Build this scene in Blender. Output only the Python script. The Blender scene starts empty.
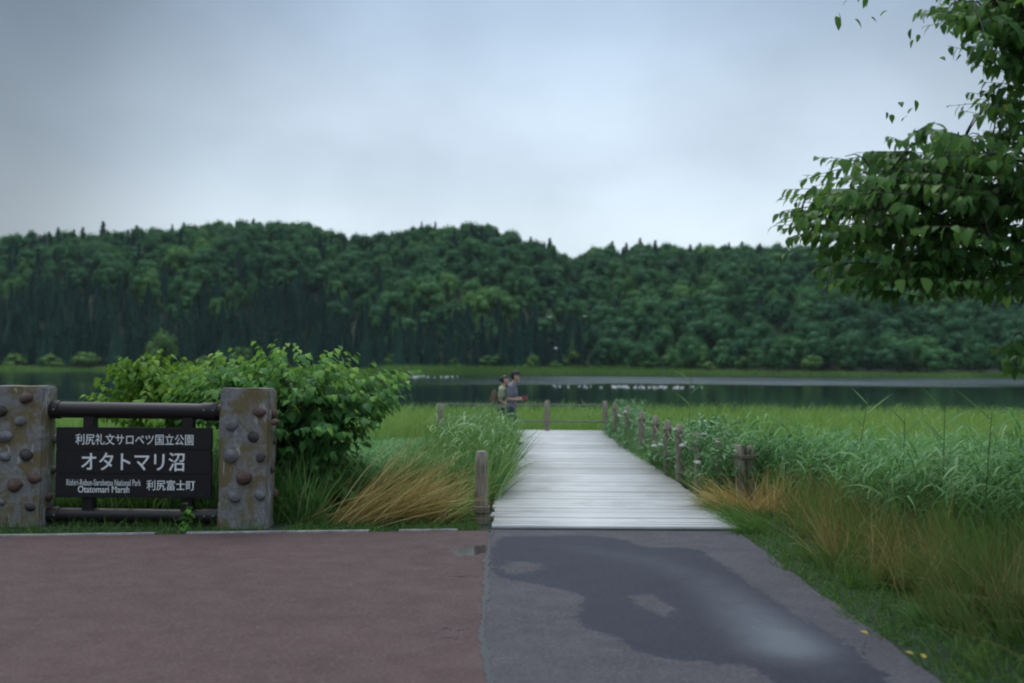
import bpy, bmesh, math, random
import numpy as np
from mathutils import Vector, Matrix, Euler

R = math.radians
SC = bpy.context.scene
COL = SC.collection
rng = np.random.default_rng(11)
random.seed(11)

# ------------------------------------------------------------------ camera
W, H, FPX = 1024, 683, 1024 * 35 / 36
CAMH = 1.8
cd = bpy.data.cameras.new('camera')
cd.lens = 35; cd.sensor_width = 36; cd.clip_end = 6000; cd.clip_start = 0.05
cam = bpy.data.objects.new('camera', cd); COL.objects.link(cam)
CROT = Matrix.Rotation(R(90 + 1.35), 3, 'X') @ Matrix.Rotation(R(0.4), 3, 'Z')
cam.location = (0, 0, CAMH)
cam.rotation_euler = CROT.to_euler()
cd.dof.use_dof = True
cd.dof.focus_distance = 11.0
cd.dof.aperture_fstop = 1.1
SC.camera = cam

# ------------------------------------------------------------------ world, sun, exposure
SUN_EL, SUN_AZ = 62, -12         # degrees; azimuth from +Y towards +X
world = bpy.data.worlds.new('World'); SC.world = world
world.use_nodes = True
wn, wl = world.node_tree.nodes, world.node_tree.links
wn.clear()
def wnode(t, **k):
    n = wn.new(t)
    for a, b in k.items(): setattr(n, a, b)
    return n
wout = wnode('ShaderNodeOutputWorld'); bg = wnode('ShaderNodeBackground')
bg.inputs['Strength'].default_value = 0.1
sky = wnode('ShaderNodeTexSky', sky_type='NISHITA'); sky.sun_disc = False
sky.sun_elevation = R(SUN_EL); sky.sun_rotation = R(SUN_AZ)
tc = wnode('ShaderNodeTexCoord')
sep = wnode('ShaderNodeSeparateXYZ'); wl.new(tc.outputs['Generated'], sep.inputs[0])
ramp = wnode('ShaderNodeValToRGB'); wl.new(sep.outputs['Z'], ramp.inputs[0])
cr = ramp.color_ramp
cr.interpolation = 'EASE'
def setramp(cr, stops):
    while len(cr.elements) > 1: cr.elements.remove(cr.elements[-1])
    cr.elements[0].position = stops[0][0]; cr.elements[0].color = (*stops[0][1], 1)
    for p, c in stops[1:]:
        e = cr.elements.new(p); e.color = (*c, 1)
# overcast radiance (x10, the background strength is 0.1)
setramp(cr, [(0.0, (7.5, 8.6, 9.4)), (0.12, (7.9, 9.1, 10.0)), (0.22, (6.5, 7.8, 9.1)),
             (0.36, (4.7, 6.1, 7.8)), (0.6, (9.8, 11.8, 13.7)), (1.0, (14.6, 16.6, 18.8))])
noi = wnode('ShaderNodeTexNoise'); noi.inputs['Scale'].default_value = 3.0
noi.inputs['Detail'].default_value = 5; noi.inputs['Roughness'].default_value = 0.5
mp = wnode('ShaderNodeMapping'); mp.inputs['Scale'].default_value = (1, 1, 1.5)
wl.new(tc.outputs['Generated'], mp.inputs[0]); wl.new(mp.outputs[0], noi.inputs['Vector'])
mr = wnode('ShaderNodeMapRange'); mr.inputs[1].default_value = 0.3; mr.inputs[2].default_value = 0.7
mr.inputs[3].default_value = 0.80; mr.inputs[4].default_value = 1.15
wl.new(noi.outputs[0], mr.inputs[0])
# thinner cloud over the saddle of the hills: a brighter part of the overcast
dot = wnode('ShaderNodeVectorMath', operation='DOT_PRODUCT')
dv = Vector((0.09, 1.0, 0.10)).normalized(); dot.inputs[1].default_value = dv
nrm = wnode('ShaderNodeVectorMath', operation='NORMALIZE')
wl.new(tc.outputs['Generated'], nrm.inputs[0]); wl.new(nrm.outputs[0], dot.inputs[0])
mr2 = wnode('ShaderNodeMapRange', interpolation_type='SMOOTHSTEP')
mr2.inputs[1].default_value = 0.83; mr2.inputs[2].default_value = 0.998
mr2.inputs[3].default_value = 0.38; mr2.inputs[4].default_value = 1.08
wl.new(dot.outputs['Value'], mr2.inputs[0])
hi = wnode('ShaderNodeMapRange'); hi.inputs[1].default_value = 0.35; hi.inputs[2].default_value = 0.7
wl.new(sep.outputs['Z'], hi.inputs[0])
lm = wnode('ShaderNodeMix', data_type='FLOAT'); wl.new(hi.outputs[0], lm.inputs[0])
wl.new(mr2.outputs[0], lm.inputs[2]); lm.inputs[3].default_value = 1.0
mu = wnode('ShaderNodeMath', operation='MULTIPLY')
wl.new(mr.outputs[0], mu.inputs[0]); wl.new(lm.outputs[0], mu.inputs[1])
sc_ = wnode('ShaderNodeVectorMath', operation='SCALE')
wl.new(ramp.outputs[0], sc_.inputs[0]); wl.new(mu.outputs[0], sc_.inputs['Scale'])
mx = wnode('ShaderNodeMix', data_type='RGBA'); mx.inputs[0].default_value = 0.9
wl.new(sky.outputs[0], mx.inputs[6]); wl.new(sc_.outputs[0], mx.inputs[7])
wl.new(mx.outputs[2], bg.inputs[0]); wl.new(bg.outputs[0], wout.inputs[0])

sl = bpy.data.lights.new('sun', 'SUN'); sl.energy = 1.4; sl.angle = R(25); sl.color = (1.0, 0.97, 0.92)
sun = bpy.data.objects.new('sun', sl); COL.objects.link(sun)
sun.rotation_euler = (R(90 - SUN_EL), 0, R(180 - SUN_AZ))
sun.location = (0, 0, 50)

SC.view_settings.view_transform = 'Standard'
SC.view_settings.look = 'None'
SC.view_settings.gamma = 1.0
SC.view_settings.use_curve_mapping = False
SC.view_settings.exposure = 0.0
SC.render.engine = 'CYCLES'
SC.cycles.use_denoising = True
SC.cycles.filter_width = 2.0
SC.cycles.max_bounces = 6
SC.cycles.diffuse_bounces = 3
SC.cycles.glossy_bounces = 3
SC.cycles.transmission_bounces = 4
SC.cycles.transparent_max_bounces = 8

# ------------------------------------------------------------------ helpers
def ray(px, py):
    v = CROT @ Vector(((px - W / 2) / FPX, -(py - H / 2) / FPX, -1))
    return v
def G(px, py, z=0.0):
    v = ray(px, py); t = (z - CAMH) / v.z
    return np.array((v.x * t, v.y * t, z))
def at(px, py, Y):
    v = ray(px, py); t = Y / v.y
    return np.array((v.x * t, Y, CAMH + v.z * t))

def tag(o, label=None, cat=None, group=None, kind=None):
    if label: o['label'] = label
    if cat: o['category'] = cat
    if group: o['group'] = group
    if kind: o['kind'] = kind
    return o
def empty(name, loc, label, cat, group=None, rz=0):
    o = bpy.data.objects.new(name, None); COL.objects.link(o)
    o.location = loc; o.rotation_euler = (0, 0, rz); o.empty_display_size = 0.2
    return tag(o, label, cat, group)
def link_mesh(name, me, mat, parent=None):
    o = bpy.data.objects.new(name, me); COL.objects.link(o)
    if mat is not None and not me.materials: me.materials.append(mat)
    if parent is not None: o.parent = parent
    return o
def npmesh(name, V, F, attrs=None, smooth=False):
    """V (n,3); F (m,4) or (m,3) array, or list of such arrays"""
    Fs = F if isinstance(F, list) else [F]
    me = bpy.data.meshes.new(name)
    V = np.asarray(V, dtype=np.float32)
    me.vertices.add(len(V)); me.vertices.foreach_set('co', V.ravel())
    loops = np.concatenate([f.ravel() for f in Fs]).astype(np.int32)
    tot = np.concatenate([np.full(len(f), f.shape[1]) for f in Fs]).astype(np.int32)
    st = np.concatenate([[0], np.cumsum(tot)[:-1]]).astype(np.int32)
    me.loops.add(len(loops)); me.loops.foreach_set('vertex_index', loops)
    me.polygons.add(len(tot)); me.polygons.foreach_set('loop_start', st)
    if smooth: me.polygons.foreach_set('use_smooth', np.ones(len(tot), dtype=bool))
    me.update(calc_edges=True)
    for k, a in (attrs or {}).items():
        at_ = me.attributes.new(k, 'FLOAT', 'POINT')
        at_.data.foreach_set('value', np.asarray(a, dtype=np.float32))
    me.validate()
    return me
class Acc:
    """collects numpy pieces into one mesh"""
    def __init__(s): s.V = []; s.F = {}; s.T = []; s.n = 0
    def add(s, V, F, tint=0.5):
        V = np.asarray(V, float); F = np.asarray(F)
        s.V.append(V); s.F.setdefault(F.shape[1], []).append(F + s.n)
        s.T.append(np.full(len(V), tint) if np.isscalar(tint) else np.asarray(tint)); s.n += len(V)
        return s
    def build(s, name, mat, parent=None, smooth=False):
        me = npmesh(name, np.concatenate(s.V), [np.concatenate(f) for f in s.F.values()],
                    {'tint': np.concatenate(s.T)}, smooth)
        return link_mesh(name, me, mat, parent)

def mesh_arrays(me):
    n = len(me.vertices); V = np.zeros(n * 3, np.float32); me.vertices.foreach_get('co', V)
    me.calc_loop_triangles(); T = np.zeros(len(me.loop_triangles) * 3, np.int32); me.loop_triangles.foreach_get('vertices', T)
    return V.reshape(-1, 3).astype(float), T.reshape(-1, 3)
def box(c, s, rot=None):
    x, y, z = np.array(s) / 2
    V = np.array([(-x,-y,-z),(x,-y,-z),(x,y,-z),(-x,y,-z),(-x,-y,z),(x,-y,z),(x,y,z),(-x,y,z)], float)
    if rot is not None: V = V @ np.array(rot).T
    F = np.array([(0,3,2,1),(4,5,6,7),(0,1,5,4),(1,2,6,5),(2,3,7,6),(3,0,4,7)])
    return V + np.array(c), F
def tube(path, radii, n=8, cap=True):
    P = np.asarray(path, float); m = len(P)
    rad = np.full(m, radii) if np.isscalar(radii) else np.asarray(radii, float)
    V = []
    T = np.gradient(P, axis=0); T /= np.linalg.norm(T, axis=1)[:, None] + 1e-9
    ref = np.array((0, 0, 1.0)) if abs(T[0][2]) < 0.9 else np.array((1.0, 0, 0))
    a = np.arange(n) / n * 2 * np.pi
    for i in range(m):
        u = np.cross(T[i], ref); u /= np.linalg.norm(u) + 1e-9; w = np.cross(T[i], u)
        V.append(P[i] + rad[i] * (np.cos(a)[:, None] * u + np.sin(a)[:, None] * w))
    V = np.concatenate(V)
    F = []
    for i in range(m - 1):
        for j in range(n):
            k = (j + 1) % n
            F.append((i*n+j, i*n+k, (i+1)*n+k, (i+1)*n+j))
    if cap:
        V = np.concatenate([V, P[:1], P[-1:]])
        for j in range(n):
            k = (j + 1) % n
            F.append((k, j, m*n, m*n)); F.append(((m-1)*n+j, (m-1)*n+k, m*n+1, m*n+1))
    return V, np.array(F)
def tubes(acc, path, radii, n=8, tint=0.5):
    V, F = tube(path, radii, n, cap=False)
    acc.add(V, F, tint)
    m = len(path)
    for off in (0, (m - 1) * n):                     # cap fans as triangles
        idx = np.arange(n); c = V[off:off+n].mean(0)
        VV = np.concatenate([V[off:off+n], [c]])
        FF = np.stack([idx, (idx + 1) % n, np.full(n, n)], 1)
        acc.add(VV, FF, tint)
def ellipsoid(c, r, seg=14, rings=9, rot=None, noise=0.0, seed=0):
    V = []; F = []
    for i in range(rings + 1):
        th = math.pi * i / rings
        for j in range(seg):
            ph = 2 * math.pi * j / seg
            V.append((math.sin(th)*math.cos(ph), math.sin(th)*math.sin(ph), math.cos(th)))
    V = np.array(V)
    if noise:
        g = np.random.default_rng(seed); k = g.normal(size=(4, 3)) * 2.2; p = g.uniform(0, 6.3, 4)
        V = V * (1 + noise * np.sin(V @ k.T + p).mean(1))[:, None]
    V = V * np.array(r)
    if rot is not None: V = V @ np.array(rot).T
    for i in range(rings):
        for j in range(seg):
            k = (j + 1) % seg
            F.append((i*seg+j, (i+1)*seg+j, (i+1)*seg+k, i*seg+k))
    return V + np.array(c), np.array(F)

def ribbons(acc, base, d0, L, droop, width, side=None, segs=4, tint=None, taper=1.4, wind=None):
    """curved grass blades, all vectorised. base,d0 (n,3), L/droop/width (n,)"""
    n = len(base)
    d0 = d0 / (np.linalg.norm(d0, axis=1)[:, None] + 1e-9)
    if side is None:
        a = rng.uniform(0, 2*np.pi, n); side = np.stack([np.cos(a), np.sin(a), np.zeros(n)], 1)
    side = side - (side * d0).sum(1)[:, None] * d0
    side /= np.linalg.norm(side, axis=1)[:, None] + 1e-9
    V = np.zeros((n, segs + 1, 2, 3))
    for s in range(segs + 1):
        t = s / segs
        p = base + d0 * (L * t)[:, None]
        p[:, 2] -= droop * L * t * t
        if wind is not None: p[:, :2] += wind * (L * t * t)[:, None]
        w = width * (0.55 + 0.9 * t if t < 0.35 else 0.865) * (1 - t ** taper * 0.96)
        V[:, s, 0] = p - side * w[:, None] / 2
        V[:, s, 1] = p + side * w[:, None] / 2
    idx = np.arange(n)[:, None, None] * (segs + 1) * 2
    s_ = np.arange(segs)[None, :, None] * 2
    F = (idx + s_ + np.array([0, 1, 3, 2])[None, None, :]).reshape(-1, 4)
    if tint is None: tint = rng.uniform(0, 1, n)
    acc.add(V.reshape(-1, 3), F, np.repeat(tint, (segs + 1) * 2))

def rotmats(yaw, pitch, roll):
    cy, sy, cp, sp, cr_, sr = np.cos(yaw), np.sin(yaw), np.cos(pitch), np.sin(pitch), np.cos(roll), np.sin(roll)
    n = len(yaw); Z = np.zeros(n); O = np.ones(n)
    Rz = np.stack([np.stack([cy, -sy, Z], 1), np.stack([sy, cy, Z], 1), np.stack([Z, Z, O], 1)], 1)
    Ry = np.stack([np.stack([cp, Z, sp], 1), np.stack([Z, O, Z], 1), np.stack([-sp, Z, cp], 1)], 1)
    Rx = np.stack([np.stack([O, Z, Z], 1), np.stack([Z, cr_, -sr], 1), np.stack([Z, sr, cr_], 1)], 1)
    return Rz @ Ry @ Rx
def scatter(acc, tV, tF, pos, rot, scale, tint):
    n = len(pos); m = len(tV)
    V = np.einsum('nij,mj->nmi', rot, tV) * scale[:, None, None] + pos[:, None, :]
    F = (tF[None] + (np.arange(n) * m)[:, None, None]).reshape(-1, tF.shape[1])
    acc.add(V.reshape(-1, 3), F, np.repeat(tint, m))

def leaf_template(width=0.55, droop=0.28, fold=0.18, segs=5):
    """ovate pointed leaf along +X, unit length, folded on the midrib"""
    V = []; F = []
    prof = lambda t: width / 2 * (math.sin(math.pi * min(1, t ** 0.72)) ** 0.85 if 0 < t < 1 else 0.0)
    for s in range(segs + 1):
        t = s / segs; w = prof(t) + (0.004 if s in (0, segs) else 0)
        z = -droop * t * t
        x = t * (1 - 0.12 * droop)
        V += [(x, -w, z + fold * w), (x, 0, z), (x, w, z + fold * w)]
    for s in range(segs):
        a = s * 3
        F += [(a, a+3, a+4, a+1), (a+1, a+4, a+5, a+2)]
    return np.array(V), np.array(F)

# ------------------------------------------------------------------ materials
def new_mat(name):
    m = bpy.data.materials.new(name); m.use_nodes = True
    nt = m.node_tree; nt.nodes.clear()
    out = nt.nodes.new('ShaderNodeOutputMaterial'); p = nt.nodes.new('ShaderNodeBsdfPrincipled')
    nt.links.new(p.outputs[0], out.inputs[0])
    return m, nt, p, out
def N(nt, t, **k):
    n = nt.nodes.new(t)
    for a, b in k.items(): setattr(n, a, b)
    return n
def noise(nt, scale, detail=4, rough=0.55, coord='Object', stretch=None, dist=0.0):
    c = N(nt, 'ShaderNodeTexCoord'); v = c.outputs[coord]
    if stretch:
        q = N(nt, 'ShaderNodeMapping'); q.inputs['Scale'].default_value = stretch
        nt.links.new(v, q.inputs[0]); v = q.outputs[0]
    n = N(nt, 'ShaderNodeTexNoise'); n.inputs['Scale'].default_value = scale
    n.inputs['Detail'].default_value = detail; n.inputs['Roughness'].default_value = rough
    n.inputs['Distortion'].default_value = dist
    nt.links.new(v, n.inputs['Vector'])
    return n.outputs[0]
def rampn(nt, src, stops):
    r = N(nt, 'ShaderNodeValToRGB'); setramp(r.color_ramp, stops); nt.links.new(src, r.inputs[0]); return r.outputs[0]
def mixc(nt, f, a, b, mode='MIX'):
    m = N(nt, 'ShaderNodeMix', data_type='RGBA', blend_type=mode)
    for i, v in ((0, f), (6, a), (7, b)):
        if hasattr(v, 'is_output'): nt.links.new(v, m.inputs[i])
        elif i == 0: m.inputs[0].default_value = v
        else: m.inputs[i].default_value = (*v, 1)
    return m.outputs[2]
def maprange(nt, v, a, b, c, d, smooth=True):
    m = N(nt, 'ShaderNodeMapRange'); m.interpolation_type = 'SMOOTHSTEP' if smooth else 'LINEAR'
    nt.links.new(v, m.inputs[0])
    for i, q in enumerate((a, b, c, d)): m.inputs[i + 1].default_value = q
    return m.outputs[0]
def bump(nt, p, h, strength, dist=0.02):
    b = N(nt, 'ShaderNodeBump'); b.inputs['Strength'].default_value = strength; b.inputs['Distance'].default_value = dist
    nt.links.new(h, b.inputs['Height']); nt.links.new(b.outputs[0], p.inputs['Normal']); return b
def attr(nt, name):
    a = N(nt, 'ShaderNodeAttribute'); a.attribute_name = name; return a.outputs['Fac']
def math_(nt, op, a, b=None):
    m = N(nt, 'ShaderNodeMath', operation=op)
    for i, v in enumerate((a, b)):
        if v is None: continue
        if hasattr(v, 'is_output'): nt.links.new(v, m.inputs[i])
        else: m.inputs[i].default_value = v
    return m.outputs[0]

def foliage(name, stops, trans=0.3, rough=0.5, rand=0.0, spec=0.3, patch=None):
    """leaf colour by the per-blade 'tint' value, plus a per-object shift"""
    m, nt, p, out = new_mat(name)
    f = attr(nt, 'tint')
    if rand:
        oi = N(nt, 'ShaderNodeObjectInfo')
        f = math_(nt, 'ADD', math_(nt, 'MULTIPLY', f, 1 - rand), math_(nt, 'MULTIPLY', oi.outputs['Random'], rand))
    if patch:
        g_ = N(nt, 'ShaderNodeNewGeometry'); pq = N(nt, 'ShaderNodeTexNoise'); pq.inputs['Scale'].default_value = patch; pq.inputs['Detail'].default_value = 2; nt.links.new(g_.outputs['Position'], pq.inputs['Vector']); pn = pq.outputs[0]
        f = math_(nt, 'ADD', math_(nt, 'MULTIPLY', f, 0.6), math_(nt, 'SUBTRACT', math_(nt, 'MULTIPLY', pn, 1.2), 0.4))
    c = rampn(nt, f, stops)
    nt.links.new(c, p.inputs['Base Color']); p.inputs['Roughness'].default_value = rough
    p.inputs['Specular IOR Level'].default_value = spec
    if trans:
        t = N(nt, 'ShaderNodeBsdfTranslucent')
        tc_ = mixc(nt, 0.5, c, (0.10, 0.13, 0.01), 'ADD')
        nt.links.new(tc_, t.inputs[0])
        s = N(nt, 'ShaderNodeMixShader'); s.inputs[0].default_value = trans
        nt.links.new(p.outputs[0], s.inputs[1]); nt.links.new(t.outputs[0], s.inputs[2]); nt.links.new(s.outputs[0], out.inputs[0])
    return m
def plain(name, col, rough=0.6, var=0.25, scale=12, bumps=0.15, spec=0.4, stretch=None):
    m, nt, p, out = new_mat(name)
    n = noise(nt, scale, 5, 0.6, stretch=stretch)
    lo = tuple(c * (1 - var) for c in col); hi_ = tuple(min(1, c * (1 + var)) for c in col)
    nt.links.new(rampn(nt, n, [(0.3, lo), (0.7, hi_)]), p.inputs['Base Color'])
    p.inputs['Roughness'].default_value = rough; p.inputs['Specular IOR Level'].default_value = spec
    if bumps: bump(nt, p, n, bumps, 0.01)
    return m

M = {}
M['conifer'] = foliage('conifer needles', [(0, (0.010, 0.040, 0.036)), (0.5, (0.020, 0.068, 0.054)), (1, (0.046, 0.12, 0.074))], 0.15, 0.75, rand=0.65, spec=0.06)
M['broad'] = foliage('hill broadleaf', [(0, (0.017, 0.068, 0.040)), (0.4, (0.034, 0.12, 0.056)), (0.7, (0.064, 0.18, 0.064)), (1, (0.16, 0.31, 0.085))], 0.25, 0.65, rand=0.65, spec=0.12, patch=0.028)
M['shorebush'] = foliage('shore bush', [(0, (0.045, 0.12, 0.035)), (1, (0.11, 0.21, 0.055))], 0.2, 0.65, rand=0.6, spec=0.15)
M['neartree'] = foliage('tree leaves', [(0, (0.035, 0.11, 0.028)), (0.6, (0.075, 0.185, 0.04)), (0.95, (0.14, 0.27, 0.06)), (0.97, (0.30, 0.24, 0.02)), (1, (0.35, 0.28, 0.03))], 0.40, 0.55, spec=0.22)
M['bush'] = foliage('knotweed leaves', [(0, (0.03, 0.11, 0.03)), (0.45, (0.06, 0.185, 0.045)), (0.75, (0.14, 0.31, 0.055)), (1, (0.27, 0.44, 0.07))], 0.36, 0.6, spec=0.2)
M['ybush'] = foliage('yellow green leaves', [(0, (0.07, 0.18, 0.025)), (1, (0.20, 0.35, 0.035))], 0.35, 0.6, spec=0.2)
M['reed'] = foliage('pale reeds', [(0, (0.13, 0.25, 0.05)), (0.5, (0.22, 0.38, 0.085)), (1, (0.34, 0.49, 0.15))], 0.3, 0.55, spec=0.25, patch=0.25)
M['bluereed'] = foliage('blue green reeds', [(0, (0.04, 0.135, 0.04)), (0.5, (0.09, 0.24, 0.075)), (0.85, (0.175, 0.35, 0.125)), (1, (0.27, 0.44, 0.20))], 0.32, 0.55, spec=0.2, patch=0.5)
M['tallgrass'] = foliage('tall grass', [(0, (0.055, 0.15, 0.04)), (0.5, (0.11, 0.26, 0.065)), (0.85, (0.21, 0.38, 0.12)), (1, (0.32, 0.44, 0.19))], 0.3, 0.45, spec=0.35)
M['verge'] = foliage('short verge grass', [(0, (0.035, 0.10, 0.022)), (0.6, (0.065, 0.165, 0.032)), (1, (0.15, 0.25, 0.06))], 0.3, 0.55, spec=0.25)
M['dry'] = foliage('dry grass', [(0, (0.24, 0.15, 0.05)), (0.5, (0.46, 0.33, 0.115)), (1, (0.66, 0.54, 0.27))], 0.25, 0.6, spec=0.2)
M['straw'] = foliage('dull straw', [(0, (0.15, 0.11, 0.04)), (0.5, (0.28, 0.215, 0.08)), (1, (0.46, 0.385, 0.18))], 0.25, 0.65, spec=0.15)
M['olive'] = foliage('half dry grass', [(0, (0.05, 0.14, 0.032)), (0.5, (0.115, 0.22, 0.055)), (0.8, (0.17, 0.21, 0.065)), (1, (0.27, 0.23, 0.09))], 0.25, 0.6, spec=0.2, patch=0.7)
M['herb'] = foliage('herb leaves', [(0, (0.05, 0.145, 0.055)), (0.55, (0.11, 0.26, 0.095)), (1, (0.27, 0.42, 0.24))], 0.25, 0.5, spec=0.3)
M['farreed'] = foliage('far bank reeds', [(0, (0.06, 0.14, 0.035)), (0.5, (0.12, 0.24, 0.055)), (1, (0.21, 0.34, 0.09))], 0.2, 0.7, spec=0.1, patch=0.06)
M['petal'] = plain('white petals', (0.55, 0.58, 0.52), 0.7, 0.08, 30, 0)
M['bark'] = plain('bark', (0.05, 0.04, 0.032), 0.85, 0.4, 18, 0.5)
M['stem'] = plain('green stem', (0.10, 0.15, 0.05), 0.6, 0.3, 20, 0.1)
M['gullwhite'] = plain('gull white', (0.82, 0.83, 0.84), 0.7, 0.04, 20, 0)
M['post'] = plain('weathered post wood', (0.24, 0.205, 0.165), 0.85, 0.5, 16, 0.6, stretch=(3, 3, 0.35))
M['rope'] = plain('rope', (0.20, 0.17, 0.12), 0.9, 0.3, 60, 0.3)
M['wire'] = plain('grey rail', (0.13, 0.14, 0.14), 0.6, 0.2, 40, 0.1)

# ------------------------------------------------------------------ terrain
def interp(tab, x):
    t = np.array(tab, float); return np.interp(x, t[:, 0], t[:, 1])
WATER = -0.6
RIDGE_Y = 470.0
_sky_px = [(-700, 262), (-400, 246), (-200, 238), (-60, 233), (0, 234), (60, 231), (130, 230), (180, 226), (240, 223), (290, 223), (325, 228), (350, 238), (385, 232), (425, 226), (470, 227),
           (510, 235), (545, 246), (577, 256), (605, 245), (650, 241), (700, 242), (755, 241), (800, 246), (860, 250), (930, 246), (1000, 250), (1100, 250), (1300, 262), (1700, 290)]
RIDGE = []
for px, py in _sky_px:
    p = at(px, py, RIDGE_Y); RIDGE.append((p[0], p[2] - 11.5 - (1.5 if 150 < px < 420 else 0)))
def vnoise(x, y, seed=0):
    g = np.random.default_rng(seed); s = 0
    for k in range(7):
        a = g.uniform(0, 6.28); f = g.uniform(0.6, 1.5); ph = g.uniform(0, 6.28)
        s = s + np.sin((x * math.cos(a) + y * math.sin(a)) * f + ph)
    return s / 7 * 1.6
def shore(x):
    return 292 + 10 * np.sin(x / 47.0 + 0.6) + 6 * np.sin(x / 19.0) - 22 * np.clip((x - 30) / 120, 0, 1)
def near_z(x, y):
    z = np.interp(y, [-100, 11.2, 14, 30, 36, 44, 70], [-0.012, -0.012, -0.08, -0.42, -0.7, -1.6, -2.5])
    return z + np.where((y > 12), 0.05 * vnoise(x * 1.1, y * 1.1, 3), 0)
def terrain(x, y):
    x = np.asarray(x, float); y = np.asarray(y, float)
    S = shore(x)
    Rz = interp(RIDGE, x) if x.ndim == 0 else np.interp(x, np.array(RIDGE)[:, 0], np.array(RIDGE)[:, 1])
    # ridge position is read along the sight line so that humps stay where they are seen
    t = (y - S) / (RIDGE_Y - S)
    xr = x * np.where(y > 200, RIDGE_Y / np.maximum(y, 200), 1)
    Rz = np.interp(0.35 * x + 0.65 * xr, np.array(RIDGE)[:, 0], np.array(RIDGE)[:, 1])
    f = np.where(t < 0.14, 0.03 * np.clip(t, -0.3, 0.14) / 0.14, 0.03 + 0.97 * np.sin(np.clip((t - 0.14) / 0.86, 0, 1) * np.pi / 2) ** 1.05)
    back = np.where(t > 1, 1 - 0.35 * np.clip((t - 1), 0, 1.4), 1)
    zf = (WATER - 0.15) + np.clip(t, -1, 0) * 6 + (Rz + 0.6) * f * back + np.where(t > 0.05, 0.35 + 2.6 * vnoise(x / 26, y / 26, 5) * np.clip(t * 2.5, 0, 1), 0.35 * np.clip(t / 0.05, 0, 1))
    zn = near_z(x, y)
    return np.where(y > 150, np.maximum(zf, -2.5), zn)

xs = np.concatenate([np.linspace(-1600, -480, 22), np.linspace(-450, -40, 70), np.linspace(-36, 36, 121), np.linspace(40, 450, 70), np.linspace(480, 1600, 22)])
ys = np.concatenate([np.linspace(-60, 9, 12), np.linspace(9.5, 50, 70), np.linspace(60, 250, 12), np.linspace(254, 600, 90), np.linspace(620, 1700, 24)])
XX, YY = np.meshgrid(xs, ys); ZZ = terrain(XX, YY)
nx, ny = len(xs), len(ys)
ii, jj = np.meshgrid(np.arange(nx - 1), np.arange(ny - 1)); b0 = (jj * nx + ii).ravel()
TF = np.stack([b0, b0 + 1, b0 + nx + 1, b0 + nx], 1)
m, nt, p, out = new_mat('ground soil and moss')
n1 = noise(nt, 0.9, 6, 0.6); n2 = noise(nt, 9, 5, 0.6)
c = mixc(nt, n2, rampn(nt, n1, [(0.35, (0.010, 0.026, 0.012)), (0.65, (0.018, 0.042, 0.016))]), (0.014, 0.022, 0.011))
nt.links.new(c, p.inputs['Base Color']); p.inputs['Roughness'].default_value = 0.95; bump(nt, p, n2, 0.6, 0.05)
g = link_mesh('ground', npmesh('ground', np.stack([XX.ravel(), YY.ravel(), ZZ.ravel()], 1), TF, smooth=True), m)
tag(g, kind='structure')

# ------------------------------------------------------------------ lake
m, nt, p, out = new_mat('lake water')
p.inputs['Base Color'].default_value = (0.012, 0.022, 0.022, 1)
p.inputs['Roughness'].default_value = 0.03; p.inputs['IOR'].default_value = 1.333
p.inputs['Specular IOR Level'].default_value = 0.5
rip = noise(nt, 0.5, 4, 0.6, stretch=(1.0, 1.6, 1))
band = noise(nt, 0.012, 3, 0.5, stretch=(0.6, 2.6, 1))
wv = maprange(nt, band, 0.50, 0.60, 0.06, 1.0)
tcw = N(nt, 'ShaderNodeTexCoord'); sx = N(nt, 'ShaderNodeSeparateXYZ'); nt.links.new(tcw.outputs['Object'], sx.inputs[0])
# wind lane: a ripple streak across the middle of the lake, wider to the right
lane = math_(nt, 'ADD', sx.outputs['Y'], math_(nt, 'MULTIPLY', sx.outputs['X'], -0.10))
warp = math_(nt, 'MULTIPLY', math_(nt, 'SUBTRACT', noise(nt, 0.03, 3, 0.5), 0.5), 70.0)
lane = math_(nt, 'ADD', lane, warp)
l1 = maprange(nt, lane, 118, 136, 0, 1); l2 = maprange(nt, lane, 200, 250, 1, 0)
l3 = maprange(nt, sx.outputs['X'], -25, 25, 0.12, 1.0)
stre = math_(nt, 'MULTIPLY', math_(nt, 'MULTIPLY', l1, l2), math_(nt, 'MULTIPLY', l3, maprange(nt, noise(nt, 0.05, 5, 0.6, stretch=(0.22, 1.0, 1)), 0.36, 0.58, 0.12, 1.0)))
bstr = math_(nt, 'ADD', math_(nt, 'MULTIPLY', stre, 0.85), 0.025)
b = N(nt, 'ShaderNodeBump'); b.inputs['Distance'].default_value = 0.5
nt.links.new(rip, b.inputs['Height']); nt.links.new(bstr, b.inputs['Strength']); nt.links.new(b.outputs[0], p.inputs['Normal'])
nt.links.new(math_(nt, 'ADD', math_(nt, 'MULTIPLY', stre, 0.22), 0.03), p.inputs['Roughness'])
lake = link_mesh('lake_water', npmesh('lake_water', np.array([(-900, 30, WATER), (900, 30, WATER), (900, 330, WATER), (-900, 330, WATER)]), np.array([(0, 1, 2, 3)])), m)
tag(lake, kind='structure')

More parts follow.
